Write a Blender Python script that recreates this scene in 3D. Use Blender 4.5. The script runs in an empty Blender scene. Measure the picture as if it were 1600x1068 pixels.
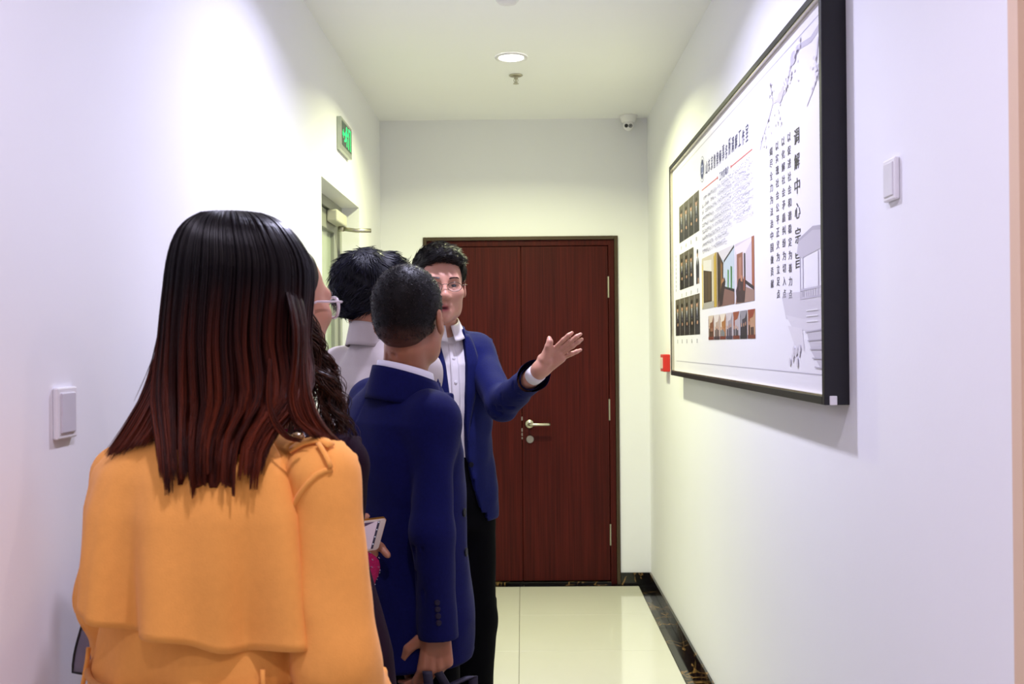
import bpy, bmesh, math, random
import numpy as np
from mathutils import Vector, Matrix
random.seed(7)
rng = np.random.default_rng(11)
SC = bpy.context.scene
COL = SC.collection
PI = math.pi

# ---------------------------------------------------------------- camera
CAM = np.array([0.0, 0.0, 1.4608]); FPX = 1556.0
def _axes(yaw=-.0101, pitch=.0040, roll=-.0085):
    fw = np.array([math.sin(yaw)*math.cos(pitch), math.cos(yaw)*math.cos(pitch), math.sin(pitch)])
    r = np.cross(fw, [0, 0, 1]); r /= np.linalg.norm(r); u = np.cross(r, fw)
    return r*math.cos(roll)+u*math.sin(roll), u*math.cos(roll)-r*math.sin(roll), fw
C_R, C_U, C_F = _axes()
def at(x, y, Y):
    d = C_F + C_R*(x-800)/FPX - C_U*(y-534)/FPX
    return CAM + d*(Y/d[1])
cd = bpy.data.cameras.new('camera'); cam = bpy.data.objects.new('camera', cd); COL.objects.link(cam)
cd.sensor_width = 36.0; cd.lens = FPX/1600*36.0; cd.clip_start = .05
cam.matrix_world = Matrix(((C_R[0], C_U[0], -C_F[0], CAM[0]), (C_R[1], C_U[1], -C_F[1], CAM[1]), (C_R[2], C_U[2], -C_F[2], CAM[2]), (0, 0, 0, 1)))
cd.dof.use_dof = True; cd.dof.focus_distance = 3.2; cd.dof.aperture_fstop = 7.0
SC.camera = cam

# ---------------------------------------------------------------- world and exposure
W = bpy.data.worlds.new('world'); SC.world = W; W.use_nodes = True
W.node_tree.nodes['Background'].inputs[0].default_value = (.80, .80, 1.0, 1)
W.node_tree.nodes['Background'].inputs[1].default_value = 0.02
SC.view_settings.view_transform = 'Standard'; SC.view_settings.look = 'None'
SC.view_settings.gamma = 1.0; SC.view_settings.use_curve_mapping = False
SC.view_settings.exposure = 0.12

# ceiling downlights of the corridor: (x, y, watts, colour); their fixtures are built further down
XL, XR, YB, ZC = -.8625, .7766, 6.1018, 2.8486
LAMPS = [(-.04, 4.78, 35, (.97, 1.0, .54)),
         (-.04, 3.05, 28, (.74, .73, 1.0)),
         (-.04, 1.05, 14, (.86, .78, 1.0)),
         (1.75, .35, 13, (1.0, .74, .62)),
         (-.04, -.41, 11, (.88, .80, 1.0))]

# ---------------------------------------------------------------- helpers
def lin(c):
    if isinstance(c, str): c = [int(c[i:i+2], 16)/255 for i in (0, 2, 4)]
    return tuple((v/12.92 if v <= .04045 else ((v+.055)/1.055)**2.4) for v in c[:3])+(1.0,)

def new_mat(name):
    m = bpy.data.materials.new(name); m.use_nodes = True
    nt = m.node_tree
    return m, nt, nt.nodes['Principled BSDF']

def mat(name, col, rough=.5, metal=0., nscale=0, namp=.08, bump=0., bscale=None, sheen=0., sss=0., stretch=None, coat=0., spec=None):
    """plain procedural material: colour broken up by noise, optional fine bump"""
    m, nt, b = new_mat(name)
    b.inputs['Base Color'].default_value = lin(col); b.inputs['Roughness'].default_value = rough
    b.inputs['Metallic'].default_value = metal
    if spec is not None: b.inputs['Specular IOR Level'].default_value = spec
    if coat: b.inputs['Coat Weight'].default_value = coat; b.inputs['Coat Roughness'].default_value = .08
    if sheen:
        b.inputs['Sheen Weight'].default_value = sheen; b.inputs['Sheen Roughness'].default_value = .5
    if sss:
        b.inputs['Subsurface Weight'].default_value = sss; b.inputs['Subsurface Radius'].default_value = (.012, .005, .003)
        b.inputs['Subsurface Scale'].default_value = 1.0
    tc = nt.nodes.new('ShaderNodeTexCoord'); mp = nt.nodes.new('ShaderNodeMapping')
    nt.links.new(tc.outputs['Object'], mp.inputs[0])
    if stretch: mp.inputs['Scale'].default_value = stretch
    if nscale:
        n = nt.nodes.new('ShaderNodeTexNoise'); n.inputs['Scale'].default_value = nscale; n.inputs['Detail'].default_value = 5
        nt.links.new(mp.outputs[0], n.inputs['Vector'])
        mx = nt.nodes.new('ShaderNodeMixRGB'); c = lin(col)
        mx.inputs[1].default_value = tuple(max(0, v*(1-namp)) for v in c[:3])+(1,)
        mx.inputs[2].default_value = tuple(min(1, v*(1+namp)) for v in c[:3])+(1,)
        nt.links.new(n.outputs['Fac'], mx.inputs[0]); nt.links.new(mx.outputs[0], b.inputs['Base Color'])
    if bump:
        n = nt.nodes.new('ShaderNodeTexNoise'); n.inputs['Scale'].default_value = bscale or 200; n.inputs['Detail'].default_value = 3
        nt.links.new(mp.outputs[0], n.inputs['Vector'])
        bp = nt.nodes.new('ShaderNodeBump'); bp.inputs['Strength'].default_value = bump; bp.inputs['Distance'].default_value = .004
        nt.links.new(n.outputs['Fac'], bp.inputs['Height']); nt.links.new(bp.outputs[0], b.inputs['Normal'])
    return m

def attr_mat(name, rough=.5, sss=0., spec=.5, bump=0., bscale=300, emit=0):
    m, nt, b = new_mat(name)
    a = nt.nodes.new('ShaderNodeAttribute'); a.attribute_name = 'Col'
    n = nt.nodes.new('ShaderNodeTexNoise'); n.inputs['Scale'].default_value = 60
    mx = nt.nodes.new('ShaderNodeMixRGB'); mx.blend_type = 'MULTIPLY'; mx.inputs[0].default_value = .12
    nt.links.new(a.outputs['Color'], mx.inputs[1]); nt.links.new(n.outputs['Color'], mx.inputs[2])
    nt.links.new(mx.outputs[0] if not emit else a.outputs['Color'], b.inputs['Base Color'])
    b.inputs['Roughness'].default_value = rough; b.inputs['Specular IOR Level'].default_value = spec
    if sss:
        b.inputs['Subsurface Weight'].default_value = sss; b.inputs['Subsurface Radius'].default_value = (.012, .005, .003)
        b.inputs['Subsurface Scale'].default_value = .8
    if bump:
        n2 = nt.nodes.new('ShaderNodeTexNoise'); n2.inputs['Scale'].default_value = bscale
        bp = nt.nodes.new('ShaderNodeBump'); bp.inputs['Strength'].default_value = bump; bp.inputs['Distance'].default_value = .002
        nt.links.new(n2.outputs['Fac'], bp.inputs['Height']); nt.links.new(bp.outputs[0], b.inputs['Normal'])
    return m

def obj(name, verts, faces, m, parent=None, smooth=False, cols=None, base=None):
    """one mesh object; verts are world coordinates, made relative to the parent's place"""
    me = bpy.data.meshes.new(name)
    verts = np.asarray(verts, dtype=np.float64)
    off = np.zeros(3)
    o = bpy.data.objects.new(name, me); COL.objects.link(o)
    if parent is not None:
        o.parent = parent
        off = np.array(parent['_w'][:]) if '_w' in parent else np.zeros(3)
    elif base is not None:
        off = np.array(base, float); o.location = base
    o['_w'] = [float(v) for v in off]
    me.from_pydata((verts-off).tolist(), [], [tuple(int(i) for i in f) for f in faces] if not isinstance(faces, np.ndarray) else faces.tolist())
    me.materials.append(m)
    if smooth: me.polygons.foreach_set('use_smooth', [True]*len(me.polygons))
    if cols is not None:
        a = me.color_attributes.new('Col', 'FLOAT_COLOR', 'POINT')
        cc = np.ones((len(verts), 4), np.float32); cc[:, :3] = np.asarray(cols)[:, :3]
        a.data.foreach_set('color', cc.ravel())
    me.update()
    return o

def thing(name, loc, label, cat, group=None):
    o = bpy.data.objects.new(name, None); COL.objects.link(o); o.location = [float(v) for v in loc]
    o.empty_display_size = .1
    o['_w'] = [float(v) for v in loc]; tag(o, label, cat, group)
    return o

def tag(o, label, cat, group=None):
    o['label'] = label; o['category'] = cat
    if group: o['group'] = group
    return o

def struct(o, label=None):
    o['kind'] = 'structure'
    if label: o['label'] = label
    return o

class MB:
    def __init__(s): s.v = []; s.f = []
    def add(s, v, f):
        n = len(s.v); s.v += [tuple(map(float, p)) for p in v]; s.f += [tuple(i+n for i in q) for q in f]; return s
    def box(s, x0, x1, y0, y1, z0, z1):
        v = [(x, y, z) for z in (z0, z1) for y in (y0, y1) for x in (x0, x1)]
        return s.add(v, [(0, 2, 3, 1), (4, 5, 7, 6), (0, 1, 5, 4), (2, 6, 7, 3), (0, 4, 6, 2), (1, 3, 7, 5)])
    def cyl(s, c, axis, prof, n=24):
        """lathe: prof = [(radius, height along axis)], closed at the ends"""
        ax = Vector(axis).normalized(); t = ax.orthogonal().normalized(); b = ax.cross(t); c = Vector(c)
        v = []; f = []
        for r, h in prof:
            for k in range(n):
                a = 2*PI*k/n; v.append(c+ax*h+(t*math.cos(a)+b*math.sin(a))*r)
        for j in range(len(prof)-1):
            for k in range(n):
                f.append((j*n+k, j*n+(k+1) % n, (j+1)*n+(k+1) % n, (j+1)*n+k))
        f.append(tuple(range(n-1, -1, -1))); f.append(tuple((len(prof)-1)*n+k for k in range(n)))
        return s.add(v, f)
    def tube(s, pts, r, n=8, closed=False, caps=True):
        P = [Vector(p) for p in pts]; m = len(P); rr = r if hasattr(r, '__len__') else [r]*m
        v = []; f = []; prev = None
        for i, p in enumerate(P):
            if closed: d = P[(i+1) % m]-P[i-1]
            else: d = P[min(i+1, m-1)]-P[max(i-1, 0)]
            d = d.normalized() if d.length > 1e-9 else Vector((0, 0, 1))
            t = d.orthogonal().normalized() if prev is None else (prev-d*prev.dot(d)).normalized()
            prev = t; b = d.cross(t)
            for k in range(n):
                a = 2*PI*k/n; v.append(p+(t*math.cos(a)+b*math.sin(a))*rr[i])
        for j in range(m if closed else m-1):
            for k in range(n):
                j2 = (j+1) % m
                f.append((j*n+k, j*n+(k+1) % n, j2*n+(k+1) % n, j2*n+k))
        if caps and not closed:
            f.append(tuple(range(n-1, -1, -1))); f.append(tuple((m-1)*n+k for k in range(n)))
        return s.add(v, f)
    def build(s, name, m, parent=None, smooth=False, bevel=0, base=None, seg=2):
        o = obj(name, s.v, s.f, m, parent, smooth, base=base)
        if bevel:
            bm = bmesh.new(); bm.from_mesh(o.data)
            bmesh.ops.recalc_face_normals(bm, faces=bm.faces)
            bmesh.ops.bevel(bm, geom=[e for e in bm.edges if len(e.link_faces) == 2 and e.calc_face_angle(0) > .6], offset=bevel, segments=seg, affect='EDGES', profile=.5)
            bm.to_mesh(o.data); bm.free()
        return o
def box(name, b, m, parent=None, bevel=0, base=None):
    return MB().box(*b).build(name, m, parent, bevel=bevel, base=base)

# ---------------------------------------------------------------- materials of the room
M_wall = mat('white_paint', 'ECECF2', .75, nscale=3, namp=.015, bump=.05, bscale=90)
M_ceil = mat('ceiling_paint', 'F6F6F9', .8, nscale=3, namp=.012, bump=.04, bscale=90)
M_beige = mat('beige_paint', 'DDBFA6', .6, nscale=4, namp=.03, bump=.04, bscale=120)
M_tile = mat('cream_polished_tile', 'D9D7C9', .07, nscale=2.5, namp=.03, coat=.5)
M_grout = mat('grout', '6E6A5C', .9, nscale=40)
M_steel = mat('brushed_steel', 'B9B4A4', .3, metal=1., nscale=60, namp=.08, stretch=(1, 1, 8))
M_bronze = mat('dark_bronze_trim', '54483A', .33, metal=.85, nscale=20, namp=.1)
M_white = mat('white_plastic', 'E8E6EA', .35, nscale=20, namp=.02)
M_black = mat('black_plastic', '0B0B0F', .3, nscale=20)
M_blackmetal = mat('black_frame_metal', '15131A', .42, nscale=90, namp=.12, spec=.4)
M_red = mat('red_plastic', 'C4231C', .35, nscale=20, namp=.05)
M_greymetal = mat('grey_painted_metal', '9A9C94', .4, metal=.3, nscale=12, namp=.06)

def marble(name):
    m, nt, b = new_mat(name); b.inputs['Roughness'].default_value = .1
    tc = nt.nodes.new('ShaderNodeTexCoord'); n = nt.nodes.new('ShaderNodeTexNoise'); n.inputs['Scale'].default_value = 5; n.inputs['Detail'].default_value = 8; n.inputs['Distortion'].default_value = 1.2
    r = nt.nodes.new('ShaderNodeValToRGB'); e = r.color_ramp.elements
    e[0].position = .40; e[0].color = lin('09080A'); e[1].position = .66; e[1].color = lin('100D0C')
    for p, c in ((.56, '0C0A0A'), (.585, '8C6C3E'), (.61, '151110')):
        k = r.color_ramp.elements.new(p); k.color = lin(c)
    nt.links.new(tc.outputs['Object'], n.inputs['Vector']); nt.links.new(n.outputs['Fac'], r.inputs[0]); nt.links.new(r.outputs[0], b.inputs['Base Color'])
    return m
M_marble = marble('black_gold_marble')
def wood(name):
    m, nt, b = new_mat(name); b.inputs['Roughness'].default_value = .42; b.inputs['Specular IOR Level'].default_value = .15
    tc = nt.nodes.new('ShaderNodeTexCoord'); mp = nt.nodes.new('ShaderNodeMapping'); mp.inputs['Scale'].default_value = (90, 90, 1.6)
    n = nt.nodes.new('ShaderNodeTexNoise'); n.inputs['Scale'].default_value = 1.3; n.inputs['Detail'].default_value = 6
    r = nt.nodes.new('ShaderNodeValToRGB'); e = r.color_ramp.elements
    e[0].position = .3; e[0].color = lin('300A08'); e[1].position = .72; e[1].color = lin('4C1410')
    nt.links.new(tc.outputs['Object'], mp.inputs[0]); nt.links.new(mp.outputs[0], n.inputs['Vector']); nt.links.new(n.outputs['Fac'], r.inputs[0]); nt.links.new(r.outputs[0], b.inputs['Base Color'])
    bp = nt.nodes.new('ShaderNodeBump'); bp.inputs['Strength'].default_value = .12; bp.inputs['Distance'].default_value = .002
    nt.links.new(n.outputs['Fac'], bp.inputs['Height']); nt.links.new(bp.outputs[0], b.inputs['Normal'])
    return m
M_wood = wood('mahogany_veneer')
def emis(name, col, k):
    m, nt, b = new_mat(name); b.inputs['Emission Color'].default_value = lin(col); b.inputs['Emission Strength'].default_value = k
    b.inputs['Base Color'].default_value = lin(col); return m
def glass(name, col, rough=.05, alpha=.35):
    m, nt, b = new_mat(name); b.inputs['Base Color'].default_value = lin(col); b.inputs['Roughness'].default_value = rough
    b.inputs['Transmission Weight'].default_value = alpha; b.inputs['IOR'].default_value = 1.45
    return m

# ---------------------------------------------------------------- the setting
TH = .18
REC0, REC1, RECZ, RECX = 4.298, 5.295, 2.203, -.985      # doorway recess in the left wall
m = MB(); m.box(XL-TH, XL, -2.6, REC0, 0, ZC).box(XL-TH, XL, REC1, YB, 0, ZC).box(XL-TH, XL, REC0, REC1, RECZ, ZC)
struct(m.build('wall_left', M_wall), 'white painted corridor wall on the left')
RWE = 1.574
m = MB(); m.box(XR, XR+TH, RWE+.012, YB, 0, ZC)
wr = struct(m.build('wall_right', M_wall), 'white painted corridor wall carrying the display board')
# the beige wall that turns off to the right at the mouth of the corridor
struct(box('wall_lobby', (XR-.002, 3.6, RWE-.02, RWE+.012, 0, ZC), M_beige), 'beige wall face turning off at the right edge')
struct(box('wall_lobby_right', (3.6, 3.6+TH, -2.6, RWE, 0, ZC), M_wall))
struct(box('wall_rear', (XL-TH, 3.6+TH, -2.6-TH, -2.6, 0, ZC), M_wall))
DL, DR, DH = -.6023, .5906, 2.13
m = MB(); m.box(XL-TH, DL, YB, YB+TH, 0, ZC).box(DR, XR+TH, YB, YB+TH, 0, ZC).box(DL, DR, YB, YB+TH, DH, ZC).box(DL, DR, YB+.12, YB+TH, 0, DH)
struct(m.build('wall_back', M_wall), 'white end wall of the corridor around the wooden door')
struct(box('ceiling', (XL-TH, 3.6+TH, -2.6-TH, YB+TH, ZC, ZC+.1), M_ceil), 'plain white corridor ceiling')
fl = struct(box('floor', (XL-TH, 3.6+TH, -2.6-TH, YB+TH, -.05, -.004), M_grout), 'cream polished floor tiles with black marble border')
fl['_w'] = [0., 0., 0.]
def slab(name, x0, x1, y0, y1, mm, g=.0012):
    return box(name, (x0+g, x1-g, y0+g, y1-g, -.02, 0), mm, fl, bevel=.0008)
ys = [6.05-.638*i for i in range(0, 15)]
for i in range(len(ys)-1):
    slab('floor_tile', -.785, -.026, ys[i+1], ys[i], M_tile); slab('floor_tile', -.026, .695, ys[i+1], ys[i], M_tile)
for i in range(7):
    y1 = 6.05-.9*i; y0 = y1-.9
    slab('border_tile', XL, -.785, y0, y1, M_marble)
    if y0 > RWE-.9: slab('border_tile', .695, XR, max(y0, RWE), y1, M_marble)
slab('border_tile', XL, 0, 6.05, YB+.12, M_marble); slab('border_tile', 0, XR, 6.05, YB+.12, M_marble)
for i in range(5):
    for j in range(7):
        y1 = RWE-.02-.638*j
        slab('floor_tile', .695+.6*i, .695+.6*(i+1), y1-.638, y1, M_tile)
struct(box('baseboard_right', (XR-.012, XR, RWE, YB, 0, .072), M_marble, bevel=.002), 'black marble skirting along the right wall')
struct(box('baseboard_left', (XL, XL+.012, -2.6, REC0, 0, .072), M_marble, bevel=.002), 'black marble skirting along the left wall')
m = MB(); m.box(XL, DL-.001, YB-.012, YB, 0, .072); struct(m.build('baseboard_back', M_marble, bevel=.002), 'black skirting left of the wooden door')
m = MB(); m.box(DR+.001, XR-.012, YB-.012, YB, 0, .072); struct(m.build('baseboard_corner', M_marble, bevel=.002), 'black skirting right of the wooden door')

# ---------------------------------------------------------------- the wooden double door
d1 = struct(thing('door_1', (0, YB, 0), '', 'door')); del d1['category']; d1['label'] = 'closed dark red-brown wooden double door at the corridor end'
fw_ = .022
m = MB(); m.box(DL, DL+fw_, YB-.012, YB+.115, 0, DH).box(DR-fw_, DR, YB-.012, YB+.115, 0, DH).box(DL+fw_, DR-fw_, YB-.012, YB+.115, DH-fw_, DH)
m.build('metal_frame', M_bronze, d1, bevel=.002)
w0 = .035
m = MB(); m.box(DL+fw_, DL+fw_+w0, YB+.006, YB+.11, 0, DH-fw_).box(DR-fw_-w0, DR-fw_, YB+.006, YB+.11, 0, DH-fw_).box(DL+fw_+w0, DR-fw_-w0, YB+.006, YB+.11, DH-fw_-w0, DH-fw_)
m.build('wooden_frame', M_wood, d1, bevel=.002)
LX0, LX1, LZ = DL+fw_+w0, DR-fw_-w0, DH-fw_-w0
mid = -.004
leafL = box('door_leaf', (LX0+.003, mid-.0025, YB+.014, YB+.06, .02, LZ-.003), M_wood, d1, bevel=.002)
leafR = box('door_leaf', (mid+.0025, LX1-.003, YB+.014, YB+.06, .02, LZ-.003), M_wood, d1, bevel=.002)
box('meeting_stile', (mid-.02, mid+.02, YB+.055, YB+.075, .02, LZ-.003), M_wood, d1)
box('threshold', (LX0, LX1, YB-.005, YB+.11, 0, .016), M_marble, d1)
yf = YB+.014
def rose(x, z, r): return MB().cyl((x, yf, z), (0, -1, 0), [(r, 0), (r, .006), (r*.92, .009)], 24)
h = rose(.042, .982, .026).tube([(.042, yf-.006, .982), (.042, yf-.05, .982), (.05, yf-.06, .982), (.07, yf-.062, .982), (.155, yf-.062, .982), (.166, yf-.058, .982)], [.010, .010, .010, .009, .009, .008], 10)
h.build('lever_handle', M_steel, leafR, smooth=True)
k = rose(.044, .888, .024); k.box(.0425, .0455, yf-.0105, yf-.008, .88, .897); k.build('lock_escutcheon', M_steel, leafR)
for zz, hh in ((1.015, .022), (.945, .02), (.918, .018), (.895, .012)):
    box('strike_plate', (mid-.0045, mid+.0035, yf-.0015, yf+.01, zz-hh/2, zz+hh/2), M_steel, leafR)
for zz in (1.817, 1.065, .30):
    m = MB().cyl((LX1-.001, yf-.004, zz-.065), (0, 0, 1), [(.006, 0), (.0065, .002), (.0065, .128), (.006, .13)], 10)
    m.box(LX1-.007, LX1+.005, yf-.002, yf+.004, zz-.065, zz+.065); m.build('hinge', M_steel, leafR)

# ---------------------------------------------------------------- doorway in the left wall
d2 = struct(thing('door_2', (RECX, (REC0+REC1)/2, 0), '', 'door')); del d2['category']; d2['label'] = 'grey metal glazed door set in a recess of the left wall'
m = MB(); m.box(RECX-.03, RECX+.03, REC0, REC0+.05, 0, RECZ).box(RECX-.03, RECX+.03, REC1-.05, REC1, 0, RECZ).box(RECX-.03, RECX+.03, REC0+.05, REC1-.05, RECZ-.05, RECZ)
m.build('door_frame', M_greymetal, d2, bevel=.003)
m = MB(); y0, y1 = REC0+.056, REC1-.062
m.box(RECX-.022, RECX+.018, y0, y0+.09, .01, RECZ-.056).box(RECX-.022, RECX+.018, y1-.09, y1, .01, RECZ-.056).box(RECX-.022, RECX+.018, y0+.09, y1-.09, RECZ-.15, RECZ-.056).box(RECX-.022, RECX+.018, y0+.09, y1-.09, .01, .16)
lf = m.build('door_leaf', M_greymetal, d2, bevel=.003)
box('glass_pane', (RECX-.008, RECX-.002, y0+.085, y1-.085, .15, RECZ-.14), glass('tinted_glass', 'B9C4B2', .12, .25), lf)
box('stairwell_backdrop', (RECX-.028, RECX-.024, y0, y1, .01, RECZ-.056), mat('dim_stairwell', '8D968A', .6, nscale=4), lf)  # opaque sheet added behind the pane, its grey standing in for the dim stairwell
cl = MB().box(RECX+.02, RECX+.075, 4.93, 5.20, RECZ-.115, RECZ-.055).build('door_closer', mat('closer_cream', 'C9C7B6', .4, nscale=10), d2, bevel=.008)
MB().tube([(RECX+.05, 5.16, RECZ-.125), (RECX+.125, 5.18, RECZ-.135), (RECX+.20, 5.20, RECZ-.132)], .011, 10).cyl((RECX+.05, 5.16, RECZ-.14), (0, 0, 1), [(.016, 0), (.016, .03)], 12).build('closer_arm', M_steel, cl, smooth=True)
struct(box('wall_recess', (XL-TH-.04, XL-TH-.002, REC0-.1, REC1+.1, 0, RECZ+.1), M_wall))

# ---------------------------------------------------------------- ceiling fixtures
def downlight(x, y, power, col, label, vis=True):
    t = thing('ceiling_downlight', (x, y, ZC), label, 'light', 'corridor downlights')
    n = 32; v = []; f = []
    for r, z in ((.078, ZC-.0005), (.078, ZC-.006), (.066, ZC-.008), (.060, ZC-.004)):
        for k in range(n): a = 2*PI*k/n; v.append((x+r*math.cos(a), y+r*math.sin(a), z))
    for j in range(3):
        for k in range(n): f.append((j*n+k, (j+1)*n+k, (j+1)*n+(k+1) % n, j*n+(k+1) % n))
    obj('trim_ring', v, f, M_white, t, True)
    MB().cyl((x, y, ZC-.0005), (0, 0, -1), [(.061, 0), (.061, .003)], 32).build('diffuser', emis('lit_diffuser', (1, .995, .93) if y > 4 else (.97, .95, 1), 16.), t)
    ld = bpy.data.lights.new('downlight_lamp', 'AREA'); ld.shape = 'DISK'; ld.size = .12; ld.energy = power; ld.color = col; ld.spread = math.radians(150)
    lo = bpy.data.objects.new('lamp', ld); COL.objects.link(lo); lo.parent = t; lo.location = (0, 0, -.012)
    return t
LBL = ['round glowing ceiling downlight in front of the wooden door', 'round ceiling downlight above the group of people', 'round ceiling downlight above the woman in the tan coat',
       'round ceiling downlight in the lobby on the right', 'round ceiling downlight behind the viewer']
for (x, y, p, c), l in zip(LAMPS, LBL): downlight(x, y, p, c, l)

t = thing('fire_sprinkler', (-.02, 5.10, ZC), 'small pendent fire sprinkler on the ceiling behind the downlight', 'sprinkler')
MB().cyl((-.02, 5.10, ZC), (0, 0, -1), [(.034, 0), (.036, .003), (.028, .008), (.012, .011)], 24).build('escutcheon', M_steel, t, smooth=True)
m = MB().cyl((-.02, 5.10, ZC-.008), (0, 0, -1), [(.009, 0), (.009, .012), (.004, .016), (.004, .036)], 12)
for s in (-1, 1): m.tube([(-.02+s*.008, 5.10, ZC-.016), (-.02+s*.011, 5.10, ZC-.028), (-.02+s*.003, 5.10, ZC-.044)], .0018, 6)
m.build('sprinkler_body', M_steel, t)
MB().cyl((-.02, 5.10, ZC-.043), (0, 0, -1), [(.014, 0), (.015, .002)], 16).build('deflector', M_steel, t)

t = thing('smoke_detector', (-.047, 3.93, ZC), 'round white smoke detector at the top edge of the ceiling', 'detector')
MB().cyl((-.047, 3.93, ZC), (0, 0, -1), [(.052, 0), (.052, .012)], 32).build('mounting_base', M_greymetal, t, smooth=False)
MB().cyl((-.047, 3.93, ZC-.012), (0, 0, -1), [(.046, 0), (.046, .01), (.036, .022), (.018, .026)], 32).build('sensor_cap', M_white, t)

cx, cy = .655, 6.035
t = thing('security_camera', (cx, cy, ZC), 'white turret security camera in the right ceiling corner', 'camera')
MB().cyl((cx, cy, ZC), (0, 0, -1), [(.055, 0), (.056, .004), (.050, .014), (.042, .036), (.034, .042)], 32).build('mounting_base', M_white, t, smooth=True)
v = []; f = []; bc = Vector((cx, cy-.004, ZC-.058)); R = .034
m = MB().cyl(bc, (-.1, -.9, -.35), [(.001, -.034), (.017, -.0295), (.0295, -.017), (.034, 0), (.0325, .012), (.0285, .0185), (.001, .019)], 32)
ball = m.build('camera_ball', M_white, t, smooth=True)
ax = Vector((-.1, -.9, -.35)).normalized(); sx = Vector((1, 0, 0)); sx = (sx-ax*sx.dot(ax)).normalized(); fc = bc+ax*.0185
MB().cyl(fc-sx*.0125, ax, [(.0115, 0), (.0115, .0022), (.009, .003)], 20).build('lens', M_black, ball)
MB().cyl(fc+sx*.0125, ax, [(.0115, 0), (.0115, .0022), (.0095, .0026)], 20).build('infrared_window', mat('dark_grey_glass', '3A3B40', .2), ball)
m = MB()
for a in range(6): m.cyl(fc+sx*.0125+sx*.006*math.cos(a*PI/3)+ax.cross(sx)*.006*math.sin(a*PI/3)+ax*.0024, ax, [(.0018, 0), (.0016, .0014)], 8)
m.build('infrared_diode', M_white, ball)

# ---------------------------------------------------------------- small wall fittings
t = thing('wall_switch', (XL, 1.858, 1.343), 'small white switch plate on the left wall beside the tan coat', 'switch')
box('backplate', (XL, XL+.010, 1.818, 1.898, 1.295, 1.391), M_white, t, bevel=.003)
box('rocker', (XL+.008, XL+.0135, 1.830, 1.887, 1.306, 1.381), mat('grey_rocker', 'CFCCD6', .35, nscale=9), t, bevel=.002)
t = thing('wall_switch', (XR, 2.08, 1.80), 'small white switch plate on the right wall near the display board', 'switch')
box('backplate', (XR-.011, XR, 2.046, 2.112, 1.756, 1.843), M_white, t, bevel=.003)
box('rocker', (XR-.0135, XR-.009, 2.054, 2.104, 1.765, 1.834), mat('grey_rocker_pale', 'DAD8DF', .35, nscale=9), t, bevel=.0015)
t = thing('fire_alarm_button', (XR, 5.29, 1.364), 'red fire alarm call point on the wall behind the display board', 'alarm')
box('housing', (XR-.036, XR, 5.23, 5.35, 1.318, 1.41), M_red, t, bevel=.005)
box('press_panel', (XR-.040, XR-.034, 5.255, 5.325, 1.335, 1.392), mat('alarm_panel_white', 'D8C4BC', .4), t, bevel=.002)

# exit sign on the left wall: running figure and arrow on a dark panel
t = thing('exit_sign', (XL, 4.81, 2.47), 'lit green emergency exit sign high on the left wall', 'sign')
box('sign_case', (XL, XL+.022, 4.664, 4.957, 2.394, 2.548), mat('brushed_alu', 'B8BEB4', .35, metal=.7, nscale=30), t, bevel=.003)
pn = box('sign_panel', (XL+.020, XL+.0235, 4.684, 4.937, 2.418, 2.532), mat('smoked_panel', '35493F', .3), t)
xs = XL+.0242
def flat_on_left(name, polys, mm, parent):
    v = []; f = []
    for p in polys:
        n0 = len(v); v += [(xs, 4.81+a, 2.475+b) for a, b in p]; v += [(xs-.0012, 4.81+a, 2.475+b) for a, b in p]
        n = len(p); f += [tuple(range(n0, n0+n)), tuple(range(n0+2*n-1, n0+n-1, -1))]
        f += [(n0+i, n0+n+i, n0+n+(i+1) % n, n0+(i+1) % n) for i in range(n)]
    return obj(name, v, f, mm, parent)
M_green = emis('green_glow', '18E070', 1.6)
def circ(cx, cy, r, n=12): return [(cx+r*math.cos(2*PI*k/n), cy+r*math.sin(2*PI*k/n)) for k in range(n)]
def bar(a, b, w):
    dx, dy = b[0]-a[0], b[1]-a[1]; L = math.hypot(dx, dy); nx, ny = -dy/L*w/2, dx/L*w/2
    return [(a[0]+nx, a[1]+ny), (a[0]-nx, a[1]-ny), (b[0]-nx, b[1]-ny), (b[0]+nx, b[1]+ny)]
flat_on_left('running_figure', [circ(-.012, .038, .011), bar((-.012, .028), (-.028, -.005), .020), bar((-.014, .022), (.016, .008), .008), bar((.016, .008), (.026, .02), .008), bar((-.016, .024), (-.04, .014), .008), bar((-.04, .014), (-.05, -.004), .008),
    bar((-.026, -.004), (.002, -.018), .011), bar((.002, -.018), (-.004, -.046), .010), bar((-.028, -.004), (-.044, -.026), .011), bar((-.044, -.026), (-.07, -.028), .010)], M_green, pn)
flat_on_left('doorway_mark', [bar((.042, -.05), (.042, .05), .008), bar((.042, .046), (.095, .046), .008), bar((.095, .05), (.095, -.05), .008)], M_green, pn)
flat_on_left('arrow_mark', [bar((-.11, 0), (-.075, 0), .012), [(-.118, 0), (-.098, .022), (-.098, -.022)]], M_green, pn)

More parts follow.
